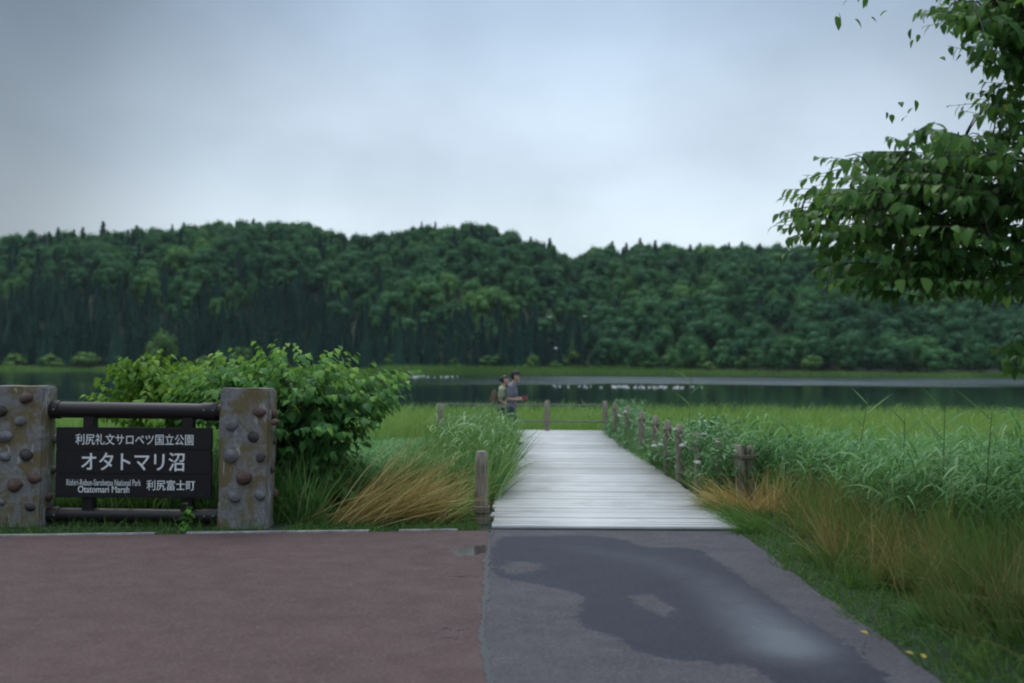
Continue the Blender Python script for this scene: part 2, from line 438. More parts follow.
# ------------------------------------------------------------------ asphalt
def asphalt(name, c1, c2, stops_rough, bumpv, wetattr=False):
    m, nt, p, out = new_mat(name)
    fine = noise(nt, 95, 3, 0.7); mid = noise(nt, 3.2, 6, 0.65); big = noise(nt, 0.6, 3, 0.5)
    base = rampn(nt, fine, [(0.3, c1), (0.7, c2)])
    base = mixc(nt, maprange(nt, noise(nt, 34, 2, 0.8), 0.42, 0.72, 0.0, 0.55), base, tuple(min(1, x * 1.5) for x in c2))
    base = mixc(nt, maprange(nt, noise(nt, 41, 2, 0.8, stretch=(1, 1, 7)), 0.45, 0.72, 0.0, 0.6), base, tuple(x * 0.5 for x in c1))
    base = mixc(nt, maprange(nt, mid, 0.35, 0.7, 0.0, 0.22), base, tuple(x * 0.72 for x in c1))
    base = mixc(nt, maprange(nt, big, 0.4, 0.65, 0.0, 0.14), base, tuple(min(1, x * 1.25) for x in c2))
    r = rampn(nt, mid, stops_rough)
    if wetattr:
        ed = noise(nt, 7, 6, 0.7); ed2 = noise(nt, 28, 4, 0.7)
        sd = math_(nt, 'ADD', attr(nt, 'wet'), math_(nt, 'ADD', math_(nt, 'MULTIPLY', math_(nt, 'SUBTRACT', ed, 0.5), 0.34), math_(nt, 'MULTIPLY', math_(nt, 'SUBTRACT', ed2, 0.5), 0.16)))
        w = maprange(nt, sd, -0.012, 0.012, 0, 1)
        pool = math_(nt, 'MULTIPLY', w, maprange(nt, math_(nt, 'ADD', attr(nt, 'pool'), math_(nt, 'MULTIPLY', math_(nt, 'SUBTRACT', mid, 0.5), 0.35)), 0.25, 1.3, 0, 1))
        wetc = mixc(nt, 1.0, base, (0.37, 0.42, 0.54), 'MULTIPLY')
        base = mixc(nt, w, base, wetc)
        r1 = N(nt, 'ShaderNodeMix', data_type='FLOAT'); nt.links.new(w, r1.inputs[0]); nt.links.new(r, r1.inputs[2]); r1.inputs[3].default_value = 0.62
        sp1 = N(nt, 'ShaderNodeMapRange'); nt.links.new(w, sp1.inputs[0]); sp1.inputs[3].default_value = 0.15; sp1.inputs[4].default_value = 0.12; nt.links.new(math_(nt, 'ADD', sp1.outputs[0], math_(nt, 'MULTIPLY', pool, 0.25)), p.inputs['Specular IOR Level'])
        r2 = N(nt, 'ShaderNodeMix', data_type='FLOAT'); nt.links.new(pool, r2.inputs[0]); nt.links.new(r1.outputs[0], r2.inputs[2]); r2.inputs[3].default_value = 0.13
        nt.links.new(r2.outputs[0], p.inputs['Roughness'])
        b = bump(nt, p, fine, bumpv, 0.006)
        st = N(nt, 'ShaderNodeMapRange'); nt.links.new(math_(nt, 'MAXIMUM', math_(nt, 'MULTIPLY', w, 0.35), pool), st.inputs[0]); st.inputs[3].default_value = bumpv; st.inputs[4].default_value = 0.01
        nt.links.new(st.outputs[0], b.inputs['Strength'])
    else:
        nt.links.new(r, p.inputs['Roughness'])
        bump(nt, p, fine, bumpv, 0.006)
    nt.links.new(base, p.inputs['Base Color'])
    return m
M['red'] = asphalt('red asphalt', (0.063, 0.041, 0.041), (0.105, 0.070, 0.070), [(0.3, (0.7,)*3), (0.7, (0.9,)*3)], 0.6, True)
M['grey'] = asphalt('grey asphalt', (0.052, 0.049, 0.057), (0.088, 0.083, 0.094), [(0.3, (0.7,)*3), (0.7, (0.9,)*3)], 0.6, True)

SEAM = [(490, 531), (488, 548), (486, 566), (485, 590), (484, 612), (481, 636), (483, 655), (490, 683)]
seam = [G(px, py) for px, py in SEAM]
seam_y = np.array([s[1] for s in seam][::-1]); seam_x = np.array([s[0] for s in seam][::-1])
def seamx(y): return np.interp(y, seam_y, seam_x) + 0.010 * np.sin(y * 5.3) * np.sin(y * 2.1 + 1) + 0.006 * np.sin(y * 23 + 1) * np.sin(y * 3.7) + 0.004 * np.sin(y * 51)
KERB = [G(-300, 541.5), G(0, 537.0), G(250, 533.5), G(490, 531.0)]
def front_y(x): return np.interp(x, [k[0] for k in KERB], [k[1] for k in KERB])
DECK_Y0 = float(G(610, 530.5)[1])
def right_x(y): return 2.47 + 0.012 * np.sin(y * 2.1) + 0.010 * np.sin(y * 6.7 + 1)

def sdist(P, poly):
    """signed distance (positive inside) of P (n,2) to closed polygon"""
    A = np.array(poly); B = np.roll(A, -1, 0); d = np.full(len(P), 1e9); ins = np.zeros(len(P), bool)
    for a, b_ in zip(A, B):
        e = b_ - a; t = np.clip(((P - a) @ e) / (e @ e), 0, 1)
        d = np.minimum(d, np.linalg.norm(P - a - t[:, None] * e, axis=1))
        c_ = (a[1] > P[:, 1]) != (b_[1] > P[:, 1])
        with np.errstate(divide='ignore', invalid='ignore'):
            xi = a[0] + (P[:, 1] - a[1]) / (b_[1] - a[1]) * (b_[0] - a[0])
        ins ^= c_ & (P[:, 0] < xi)
    return np.where(ins, d, -d)
def gp(L): return [G(a, b_)[:2] for a, b_ in L]
WET = gp([(491, 552), (495, 543), (502, 537), (543, 536), (590, 536), (627, 540), (640, 547), (680, 548), (702, 550), (718, 562), (742, 578), (762, 592), (785, 607), (826, 632), (849, 645), (860, 657), (880, 672), (900, 690),
          (800, 700), (775, 682), (747, 667), (700, 662), (677, 661), (659, 658), (624, 647), (618, 639), (581, 625), (577, 617), (585, 597), (559, 589), (524, 583), (496, 577), (491, 562)])
ISL = gp([(627, 596), (652, 595), (673, 608), (667, 617), (652, 612), (637, 604)])
ISL2 = gp([(500, 569), (508, 562), (535, 562), (545, 567), (530, 573), (510, 574)])
def pools(P):
    line = gp([(520, 543), (580, 549), (650, 561), (705, 580), (748, 612), (790, 646), (830, 668)]); wds = [.2, .36, .42, .40, .42, .44, .3]; amp = [.2, .42, .5, .58, .85, 1.15, .55]
    v = np.zeros(len(P))
    for k in range(len(line) - 1):
        a, b_ = line[k], line[k + 1]; e = b_ - a; t = np.clip(((P - a) @ e) / (e @ e), 0, 1)
        d = np.linalg.norm((P - a - t[:, None] * e) * (1, .8), axis=1)
        v = np.maximum(v, (amp[k] * (1 - t) + amp[k + 1] * t) * np.exp(-(d / (wds[k] * (1 - t) + wds[k + 1] * t)) ** 2))
    return v
def strip_grid(name, x0f, x1f, y0, y1, nu, nv, z, mat, attrs=None, y1f=None):
    u = np.linspace(0, 1, nu); yv = np.linspace(y0, y1, nv)
    U, YV = np.meshgrid(u, yv)
    X = x0f(YV) * (1 - U) + x1f(YV) * U
    if y1f is not None:
        YV = y0 + (YV - y0) / (y1 - y0) * (y1f(X) - y0)
    V = np.stack([X.ravel(), YV.ravel(), np.full(X.size, z)], 1)
    i_, j_ = np.meshgrid(np.arange(nu - 1), np.arange(nv - 1)); q = (j_ * nu + i_).ravel()
    F = np.stack([q, q + 1, q + nu + 1, q + nu], 1)
    me = npmesh(name, V, F, {k: f(V[:, :2]) for k, f in (attrs or {}).items()})
    o = link_mesh(name, me, mat); tag(o, kind='structure'); return o
gwet = lambda P: np.minimum(np.minimum(sdist(P, WET), -sdist(P, ISL)), -sdist(P, ISL2))
strip_grid('asphalt_path', lambda y: seamx(y), right_x, 1.0, DECK_Y0 - 0.01, 110, 330, 0.004, M['grey'], {'wet': gwet, 'pool': pools})
strip_grid('asphalt_path', lambda y: seamx(y), right_x, -8.0, 1.0, 8, 10, 0.004, M['grey'], {'wet': lambda P: np.full(len(P), -1.0), 'pool': lambda P: np.zeros(len(P))})
PUD = gp([(452, 551), (460, 547.5), (478, 546), (488, 547), (488, 554), (474, 556), (460, 556)])
rwet = lambda P: np.maximum(sdist(P, PUD), np.where(np.abs(P[:, 0] - seamx(P[:, 1])) < 3, -0.09, -0.5))
rpool = lambda P: np.where(sdist(P, PUD) > -0.1, 1.4, 0)
strip_grid('red_pavement', lambda y: np.full_like(y, -2.2), seamx, 1.0, 10.7, 90, 300, 0.004, M['red'], {'wet': rwet, 'pool': rpool}, y1f=front_y)
strip_grid('red_pavement', lambda y: np.full_like(y, -14.0), lambda y: np.full_like(y, -2.2), 1.0, 10.7, 20, 20, 0.004, M['red'], {'wet': lambda P: np.full(len(P), -1.0), 'pool': lambda P: np.zeros(len(P))}, y1f=front_y)
strip_grid('red_pavement', lambda y: np.full_like(y, -14.0), lambda y: seamx(y), -8, 1.0, 20, 8, 0.004, M['red'], {'wet': lambda P: np.full(len(P), -1.0), 'pool': lambda P: np.zeros(len(P))})
# tar seam between the two surfaces
M['tar'] = plain('tar seam', (0.022, 0.022, 0.026), 0.45, 0.3, 40, 0.4)
yv = np.linspace(2.5, 10.7, 300)
wd = 0.008 + 0.012 * (np.sin(yv * 3.3) * np.sin(yv * 1.1) + .7 * np.sin(yv * 17.1 + 2) * np.sin(yv * 4.3) + .5).clip(0, 2) + np.random.default_rng(3).normal(0, .002, 300)
wd = wd * 1.5 + .003
V = np.concatenate([np.stack([seamx(yv) - wd * 0.6, yv, np.full(300, 0.008)], 1), np.stack([seamx(yv) + wd, yv, np.full(300, 0.008)], 1)])
q = np.arange(299); F = np.stack([q, q + 300, q + 301, q + 1], 1)
tag(link_mesh('pavement_seam', npmesh('pavement_seam', V, F), M['tar']), kind='structure')
# short cracks and chips running off the seam
for pts_ in (((432, 634), (446, 629), (458, 631), (474, 628)), ((440, 578), (452, 576.5), (463, 577.5), (478, 576)), ((436, 640), (450, 638), (462, 640.5)), ((868, 640), (862, 652), (870, 664))):
    L_ = np.array([G(a, b_)[:2] for a, b_ in pts_]); t_ = np.linspace(0, 1, 40); tt = np.linspace(0, 1, len(L_)); g_ = np.random.default_rng(int(pts_[0][0]))
    cx, cy = np.interp(t_, tt, L_[:, 0]) + g_.normal(0, .006, 40), np.interp(t_, tt, L_[:, 1]) + g_.normal(0, .010, 40)
    w_ = (.001 + .007 * g_.random(40)) * np.sin(np.pi * t_) ** .5 + .0005
    V = np.concatenate([np.stack([cx, cy - w_, np.full(40, .0075)], 1), np.stack([cx, cy + w_, np.full(40, .0075)], 1)]); q = np.arange(39)
    tag(link_mesh('pavement_crack', npmesh('pavement_crack', V, np.stack([q, q + 1, q + 41, q + 40], 1)), M['tar']), kind='structure')
# pale edging strip
M['kerb'] = plain('pale kerb', (0.22, 0.22, 0.215), 0.9, 0.5, 6, 0.4)
kx = np.linspace(-13, seam_x[-1] - 0.35, 80); ka = Acc()
for a, b_ in zip(kx[:-1], kx[1:]):
    if int(a * 3.1) % 7 == 3: continue
    ya, yb = front_y(a), front_y(b_); zt = 0.018
    V = np.array([(a, ya + .002, -.03), (b_, yb + .002, -.03), (b_, yb + .075, -.03), (a, ya + .075, -.03), (a, ya + .002, zt), (b_, yb + .002, zt), (b_, yb + .075, zt), (a, ya + .075, zt)])
    ka.add(V, np.array([(4, 5, 6, 7), (0, 1, 5, 4), (2, 3, 7, 6)]))
tag(ka.build('kerb', M['kerb']), kind='structure')

# ------------------------------------------------------------------ boardwalk
m, nt, p, out = new_mat('silvered deck boards')
gr = noise(nt, 5, 6, 0.65, stretch=(0.5, 14, 14)); pt = attr(nt, 'tint'); bl = noise(nt, 0.9, 4, 0.6)
c = rampn(nt, gr, [(0.28, (0.25, 0.25, 0.245)), (0.46, (0.51, 0.515, 0.52)), (0.70, (0.66, 0.67, 0.68))])
c = mixc(nt, maprange(nt, pt, 0, 1, 0.0, 0.8, False), c, (0.24, 0.235, 0.225))
c = mixc(nt, maprange(nt, bl, 0.48, 0.70, 0, 0.6), c, (0.24, 0.25, 0.235))
nt.links.new(c, p.inputs['Base Color']); p.inputs['Roughness'].default_value = 0.42; p.inputs['Specular IOR Level'].default_value = 0.6
bump(nt, p, gr, 0.25, 0.004)
M['deck'] = m
DX0, DX1, DY1 = -0.21, 2.50, 26.9
def planks(name, x0, x1, y0, y1, pitch, zt):
    ac = Acc(); y = y0
    while y < y1 - 0.02:
        h = random.uniform(-0.003, 0.003); ov = random.uniform(-0.03, 0.03)
        V, F = box(((x0 + x1) / 2 + ov, y + pitch / 2, zt - 0.02 + h), (x1 - x0, pitch - random.uniform(0.006, 0.012), 0.04))
        ac.add(V, F, random.random() ** 2); y += pitch
    return ac.build(name, M['deck'])
bw = planks('boardwalk', DX0, DX1, DECK_Y0, DY1, 0.145, 0.045); tag(bw, kind='structure')
M['beam'] = plain('deck beam', (0.10, 0.085, 0.07), 0.85, 0.4, 10, 0.4)
ba = Acc()
for x in (DX0 + 0.06, 1.1, DX1 - 0.06):
    V, F = box((x, (DECK_Y0 + DY1) / 2 + 0.1, -0.065), (0.1, DY1 - DECK_Y0 - 0.3, 0.12)); ba.add(V, F)
ba.build('deck_beam', M['beam'], bw)
pd = planks('viewing_platform', -1.85, DX0 - 0.02, 22.6, DY1, 0.145, 0.045); tag(pd, kind='structure')
ba = Acc()
for y in (22.8, 24.7, 26.6):
    V, F = box((-1.03, y, -0.065), (1.5, 0.1, 0.12)); ba.add(V, F)
ba.build('deck_beam', M['beam'], pd)

# ------------------------------------------------------------------ fence posts, ropes, rails
def post(x, y, h, label, group, r=0.065, twin=False, bind=True, z0=None, lean=(0, 0)):
    zb = float(terrain(x, y)) - 0.15 if z0 is None else z0
    e = empty('wooden_post', (x, y, zb), label, 'post', group)
    top = h + 0.045 - zb
    for k in range(2 if twin else 1):
        ac = Acc(); ox = (k - 0.5) * 0.15 if twin else 0
        zz = np.linspace(0, top - (0.01 * k), 7)
        path = np.stack([ox + lean[0] * zz, 0.02 * k + lean[1] * zz, zz], 1)
        rr = r * (1 + 0.05 * np.sin(zz * 9 + x * 7 + k)); rr[-1] *= 0.86
        path = np.concatenate([path, path[-1:] + (0, 0, 0.008)]); rr = np.append(rr, r * 0.6)
        tubes(ac, path, rr, 12)
        ac.build('post_shaft', M['post'], e, smooth=False)
    if bind:
        ac = Acc()
        for zr in (top - 0.16, top - 0.135):
            a = np.linspace(0, 2 * np.pi, 17)
            rx = (r + 0.012) + (0.075 if twin else 0); ry = r + 0.012
            tubes(ac, np.stack([rx * np.cos(a) + lean[0] * zr, ry * np.sin(a) + lean[1] * zr, np.full(17, zr)], 1), 0.011, 6)
        ac.build('rope_binding', M['rope'], e)
    return e
GRP_R = 'rope fence posts along the right of the boardwalk'
right_posts = [  # px, base y, top height, label
    (750, 499, 0.68, 'paired brown post nearest on the right, standing in dry grass at the boardwalk corner', True),
    (721, 495, 0.74, 'single grey post next to the paired post on the right side', False),
    (700, 492, 0.79, 'pale post rising beside the deck, third from the near right corner', False),
    (682, 483, 0.84, 'dark post on the right with a white flower head beside it', False),
    (669, 474, 0.84, 'leaf covered post in the middle of the right hand row', False),
    (656, 465, 0.84, 'post half hidden by herbs behind the leaf covered right post', False),
    (643, 457, 0.84, 'thin post on the right standing clear at the deck edge', False),
    (628, 447, 0.84, 'dark post near the far end of the right hand row', False),
    (616, 439, 0.84, 'rearmost post of the right row just before the far rail', False)]
rp = []
for px, py, h, lab, tw in right_posts:
    q = G(px, py, 0.0); x = max(q[0] - .04, DX1 + 0.06)
    post(x, q[1], h, lab, GRP_R, r=0.08 if tw else 0.06, twin=tw, lean=(random.uniform(-.03, .03), random.uniform(-.02, .02))); rp.append((x, q[1], h))
q = G(482, 522, 0); LP0 = (q[0] - 0.01, q[1])
post(LP0[0], LP0[1], 0.76, 'thick grey post with rope tied low at the left start of the boardwalk', 'posts on the left of the boardwalk', r=0.072, bind=False)
ac = Acc()
for zr in (0.28, 0.305, 0.33):
    a = np.linspace(0, 2 * np.pi, 17); tubes(ac, np.stack([0.085 * np.cos(a), 0.085 * np.sin(a), np.full(17, zr + 0.015 * np.sin(3 * zr))], 1), 0.013, 6)
lp = bpy.data.objects['wooden_post.009']
ac.build('rope_binding', M['rope'], lp)
q = at(440, 433, 24.2)
post(q[0], 24.2, 0.80, 'mossy brown post at the left end of the viewing platform', 'posts on the left of the boardwalk', r=0.085, bind=False)
XF = []
for px, lab in ((547, 'slim pale post in the centre of the far rail'), (605, 'slim pale post at the right end of the far rail')):
    q = at(px, 430, DY1 - 0.08); post(q[0], DY1 - 0.08, 0.80, lab, 'posts of the far rail', r=0.07, bind=False); XF.append(q[0])
def rope(name, pts, sag, rad, mat, label, cat, group=None):
    ac = Acc()
    for a, b_ in zip(pts[:-1], pts[1:]):
        t = np.linspace(0, 1, 13)[:, None]; P = np.array(a) * (1 - t) + np.array(b_) * t
        P[:, 2] -= sag * 4 * (t * (1 - t))[:, 0]; tubes(ac, P, rad, 6)
    o = ac.build(name, mat); tag(o, label, cat, group); return o
rope('rope', [(x, y - 0.07, h - 0.11) for x, y, h in rp], 0.12, 0.009, M['rope'], 'slack upper rope strung between the right hand fence posts', 'rope')
rope('rope', [(x, y - 0.07, h - 0.45) for x, y, h in rp], 0.12, 0.009, M['rope'], 'lower tan rope sagging between the right hand fence posts', 'rope')
rope('rope', [(LP0[0] + .05, LP0[1] + .06, 0.33), (-0.6, 15.5, 0.34), (-0.75, 19, 0.4), (-1.0, 22.5, 0.42), (-1.75, 24.2, 0.5)], 0.07, 0.013, M['rope'], 'rope running from the near left post back through the tall grass', 'rope')
rope('fence_rail', [(-1.75, 24.25, 0.74), (-1.75, DY1 - .08, 0.74), (XF[0], DY1 - .08, 0.74), (XF[1], DY1 - .08, 0.74)], 0.01, 0.02, M['wire'], 'upper thin grey rail of the far fence above the reeds', 'rail', 'rails of the far fence')
rope('fence_rail', [(-1.75, 24.25, 0.30), (-1.75, DY1 - .08, 0.30), (XF[0], DY1 - .08, 0.30), (XF[1], DY1 - .08, 0.30)], 0.01, 0.022, M['wire'], 'lower thin grey rail of the far fence close to the deck', 'rail', 'rails of the far fence')

# ------------------------------------------------------------------ park sign
SY = 10.95                       # front plane of the sign
pxm = FPX / SY
sp0 = at(245, 529, SY)
m, nt, p, out = new_mat('lichen stained concrete')
n1 = noise(nt, 2.6, 6, 0.65, dist=0.6); n2 = noise(nt, 22, 5, 0.7); n3 = noise(nt, 4.2, 5, 0.7, stretch=(1.6, 1.6, 0.5), dist=0.4)
c = rampn(nt, n2, [(0.3, (0.15, 0.147, 0.147)), (0.7, (0.28, 0.277, 0.28))])
c = mixc(nt, maprange(nt, n1, 0.45, 0.57, 0, 0.8), c, (0.16, 0.118, 0.032))
c = mixc(nt, maprange(nt, n3, 0.58, 0.64, 0, 0.8), c, (0.40, 0.41, 0.43))
nt.links.new(c, p.inputs['Base Color']); p.inputs['Roughness'].default_value = 0.9; bump(nt, p, n2, 0.7, 0.02)
M['pillar'] = m
M['cobble_a'] = plain('brown cobble', (0.12, 0.08, 0.07), 0.88, 0.35, 14, 0.5, 0.2)
M['cobble_b'] = plain('grey cobble', (0.17, 0.165, 0.175), 0.9, 0.35, 14, 0.5, 0.2)
M['cobble_c'] = plain('dark cobble', (0.07, 0.062, 0.062), 0.88, 0.35, 14, 0.5, 0.2)
M['rail'] = plain('dark brown painted rail', (0.019, 0.014, 0.015), 0.45, 0.25, 9, 0.15, stretch=(0.6, 4, 4))
M['board'] = plain('dark brown sign boards', (0.014, 0.012, 0.015), 0.42, 0.3, 6, 0.2, stretch=(0.5, 5, 9))
M['letter'] = plain('white lettering', (0.82, 0.84, 0.86), 0.6, 0.03, 10, 0)
sign = empty('park_sign', (sp0[0], SY, 0), 'dark brown lake sign with white lettering hung between two stone studded pillars', 'sign')
def sp(px, py, dy=0.0):         # pixel on the sign plane -> sign-local coordinates
    v = at(px, py, SY + dy); return np.array((v[0] - sp0[0], dy, v[2]))
def bevel_box(name, c, s, mat, parent, bev=0.012, rough=0.0, cuts=0, seed=1, tilt=0):
    bm = bmesh.new(); bmesh.ops.create_cube(bm, size=1)
    for v in bm.verts: v.co = Vector((v.co.x * s[0], v.co.y * s[1], v.co.z * s[2]))
    bmesh.ops.bevel(bm, geom=bm.edges[:], offset=bev, segments=2, affect='EDGES')
    if cuts:
        bmesh.ops.subdivide_edges(bm, edges=[e for e in bm.edges if e.calc_length() > 0.1], cuts=cuts, use_grid_fill=True)
        for v in bm.verts:
            n_ = math.sin(v.co.x * 17 + seed) * math.sin(v.co.z * 13 + seed * 2) + math.sin(v.co.z * 31 + v.co.y * 21 + seed) * .6
            v.co += v.normal * n_ * rough
    bmesh.ops.translate(bm, verts=bm.verts, vec=c)
    if tilt:
        for v in bm.verts: v.co.x += tilt * v.co.z
    me = bpy.data.meshes.new(name); bm.to_mesh(me); bm.free()
    return link_mesh(name, me, mat, parent)
PD = 0.32
def pillar(px0, px1, pytop, stones, seed):
    a, b_ = sp(px0, 528), sp(px1, 528); w = b_[0] - a[0]; ht = sp((px0 + px1) / 2, pytop)[2]
    cx = (a[0] + b_[0]) / 2
    pl = bevel_box('pillar', (cx, PD / 2, ht / 2 - 0.06), (w, PD, ht + 0.12), M['pillar'], sign, 0.022, 0.006, 8, seed, 0.012)
    for i, (sx, sy, r, mt) in enumerate(stones):
        v = sp(sx, sy); rr = r / pxm * random.uniform(.8, 1.15)
        V, F = ellipsoid((0, 0, 0), (rr, rr * 0.75, rr * random.uniform(0.75, 0.95)), 16, 10, rotmats(np.array([0.]), np.array([random.uniform(-.5, .5)]), np.array([0.]))[0], 0.22, seed * 20 + i)
        V[:, 0] += v[0]; V[:, 2] += v[2]; V[:, 1] += 0.005
        st = link_mesh('cobblestone', npmesh('cobblestone', V, F, smooth=True), M['cobble_' + mt], pl)
    # stones on the right side face
    for i in range(4):
        z = 0.3 + i * 0.31 + random.uniform(-.03, .03); rr = random.uniform(0.045, 0.075)
        V, F = ellipsoid((cx + w / 2 + 0.012 * z, 0.06 + random.uniform(0.03, 0.28), z), (rr * 0.7, rr, rr * 0.85), 14, 9, None, 0.1, seed * 50 + i)
        link_mesh('cobblestone', npmesh('cobblestone', V, F, smooth=True), M['cobble_' + random.choice('abc')], pl)
    return pl
pillar(216.5, 267, 388.5, [(260, 412, 6.5, 'a'), (232, 425, 6.5, 'b'), (253, 437, 6.3, 'c'), (231, 456, 7.5, 'b'), (261, 458, 5, 'c'), (244, 478, 7.5, 'a'), (234, 497, 7, 'b'), (260, 495, 6, 'b'), (275, 422, 4, 'a')], 3)
pillar(-14, 40.5, 386, [(26, 398, 6.5, 'a'), (20, 421, 6.5, 'b'), (5, 437, 7, 'b'), (1, 411, 6, 'c'), (26, 455, 7.5, 'c'), (5, 457, 5.5, 'b'), (34, 478, 6, 'a'), (15, 485, 7, 'a'), (30, 507, 6, 'c'), (1, 502, 5, 'b')], 7)
def rail(py, rpx):
    a, b_ = sp(40, py, 0.19), sp(222, py + 0.0, 0.19); z = sp(130, py, 0.19)[2]; r = rpx / pxm
    ac = Acc(); tubes(ac, np.array([(a[0], 0.19, z + .006), (b_[0], 0.19, z + .006 - 0.012)]), r, 20)
    rl = ac.build('rail', M['rail'], sign)
    for qx in (53, 211):
        c_ = sp(qx, py, 0.19); t = (c_[0] - a[0]) / (b_[0] - a[0])
        ac = Acc(); tubes(ac, np.array([(c_[0] - .085, 0.19, z + .006 - .012 * t), (c_[0] + .085, 0.19, z + .006 - .012 * t)]), r + 0.012, 20)
        ac.build('end_collar', M['rail'], rl)
        for s in (-1, 1):
            V, F = ellipsoid((c_[0] + s * 0.05, 0.19 - r - 0.01, z + 0.01), (0.014, 0.012, 0.014), 8, 6); link_mesh('bolt', npmesh('bolt', V, F, smooth=True), M['wire'], rl)
    return rl
rail(410.5, 8.2); rail(515.5, 7.2)
for qx in (91, 189):
    a, b_ = sp(qx, 405, 0.19), sp(qx, 520, 0.19)
    bevel_box('support_post', (a[0], 0.19, (a[2] + b_[2]) / 2), (0.13, 0.11, a[2] - b_[2]), M['rail'], sign, 0.01)
BDY = 0.085
board = empty('board', (0, 0, 0), None, None); board.parent = sign
bx0, bx1 = sp(55.5, 460, BDY)[0], sp(211.5, 460, BDY)[0]
edges = [427.5, 449.8, 474.0, 498.0]
for k in range(3):
    zt, zb = sp(133, edges[k], BDY)[2], sp(133, edges[k + 1], BDY)[2]
    bevel_box('plank', ((bx0 + bx1) / 2, BDY + 0.025, (zt + zb) / 2), (bx1 - bx0, 0.05, zt - zb - 0.003), M['board'], board, 0.006)
def text(body, x0, x1, y0, y1, off=0.0, shear=0.0):
    cu = bpy.data.curves.new('lettering', 'FONT'); cu.body = body; cu.size = 1; cu.extrude = 0.01; cu.shear = shear
    cu.resolution_u = 6
    o = bpy.data.objects.new('lettering_tmp', cu); COL.objects.link(o)
    dg = bpy.context.evaluated_depsgraph_get(); me = bpy.data.meshes.new_from_object(o.evaluated_get(dg))
    bpy.data.objects.remove(o); bpy.data.curves.remove(cu)
    V, T = mesh_arrays(me); bpy.data.meshes.remove(me)
    lo, hi_ = V.min(0), V.max(0)
    A, B = sp(x0, y1, BDY), sp(x1, y0, BDY)
    P = np.zeros_like(V)
    P[:, 0] = A[0] + (V[:, 0] - lo[0]) / (hi_[0] - lo[0]) * (B[0] - A[0])
    P[:, 2] = A[2] + (V[:, 1] - lo[1]) / (hi_[1] - lo[1]) * (B[2] - A[2])
    P[:, 1] = BDY + 0.001 - (V[:, 2] - lo[2]) / (hi_[2] - lo[2]) * 0.004
    wt_ = off / pxm; ac = Acc()                         # stroke weight: slightly displaced copies, each a hair proud of the last
    for k, (dx, dz) in enumerate(((0, 0), (wt_, 0), (-wt_, 0), (0, wt_ * .7), (0, -wt_ * .7)) if off else ((0, 0),)):
        ac.add(P + np.array((dx, -0.0004 * k, dz)), T)
    return ac.build('lettering', M['letter'], board)
text('利尻礼文サロベツ国立公園', 75.5, 193.5, 434.5, 444.5, 0.06)
text('オタトマリ沼', 81.5, 184.5, 453.0, 470.5, 0.26)
text('Rishiri-Rebun-Sarobetsu National Park', 66.5, 141, 479.6, 485.4, 0)
text('Otatomari Marsh', 78, 129.5, 486.2, 492.4, 0.1)
text('利尻富士町', 146.5, 195, 480.2, 490.2, 0.08)

# ------------------------------------------------------------------ hill forest
def crown_quads(acc, P, Nrm, size, tint, jit=.42):
    """small randomly tilted leaf-clump faces at P facing roughly along Nrm"""
    n = len(P); d = Nrm + rng.normal(0, jit, (n, 3)); d /= np.linalg.norm(d, axis=1)[:, None]
    a = np.cross(d, rng.normal(size=(n, 3))); a /= np.linalg.norm(a, axis=1)[:, None]; b_ = np.cross(d, a)
    s = size * rng.uniform(0.6, 1.3, n)
    V = np.stack([P - a * s[:, None] * .5, P + b_ * s[:, None] * .42 + d * s[:, None] * .1, P + a * s[:, None] * .55, P - b_ * s[:, None] * .42 + d * s[:, None] * .1], 1)
    acc.add(V.reshape(-1, 3), np.arange(n * 4).reshape(-1, 4), np.repeat(tint, 4))
def broad_crown(seed, n=900, hgt=1.0, wid=1.0, lobes=13, size=0.06):
    """unit-height broadleaf crown, base at z=0.1, top near z=1"""
    global rng
    keep = rng; rng = np.random.default_rng(seed); ac = Acc()
    for k in range(lobes):
        t = rng.uniform(0, 1); ang = rng.uniform(0, 6.28)
        rad = 0.36 * math.sin(math.pi * (0.18 + 0.72 * t)) * rng.uniform(0.5, 1.0) * wid
        c = np.array((rad * math.cos(ang), rad * math.sin(ang), 0.22 + 0.60 * t))
        r = rng.uniform(0.13, 0.23) * wid ** 0.5
        V, F = ellipsoid(c, (r * .8, r * .8, r * .72), 8, 6); ac.add(V, F, rng.uniform(0.2, 0.5))
        m_ = n // lobes; d = rng.normal(size=(m_, 3)); d /= np.linalg.norm(d, axis=1)[:, None]
        crown_quads(ac, c + d * r * rng.uniform(0.65, 1.35, (m_, 1)) * (1, 1, .95), d, size, np.clip(rng.uniform(0.1, .9) + rng.normal(0, .25, m_), 0, 1), .75)
    rng = keep
    return ac
def conifer_crown(seed, n=900, wid=0.19):
    global rng
    keep = rng; rng = np.random.default_rng(seed); ac = Acc()
    tiers = 17
    V, F = tube(np.array([(0, 0, .05), (0, 0, .5), (0, 0, .97)]), [wid * .62, wid * .36, 0.004], 7); ac.add(V, F, 0.2)
    for k in range(tiers):
        t = k / (tiers - 1); z = 0.06 + 0.90 * t; r = wid * (1 - t) ** 0.85 * rng.uniform(0.85, 1.12) + 0.008
        nb = max(4, int(13 * (1 - t) + 4))
        for j in range(nb):
            a = rng.uniform(0, 6.28); L = r * rng.uniform(0.7, 1.15)
            m_ = max(2, int(n / tiers / nb)); u = rng.uniform(0.35, 1, m_)
            P = np.stack([np.cos(a) * L * u, np.sin(a) * L * u, z - 0.22 * L * u + rng.normal(0, .008, m_)], 1) + rng.normal(0, .010, (m_, 3))
            crown_quads(ac, P, np.tile(np.array((math.cos(a) * .5, math.sin(a) * .5, .8)), (m_, 1)), 0.042, np.clip(rng.normal(.45, .2, m_), 0, 1))
    rng = keep
    return ac
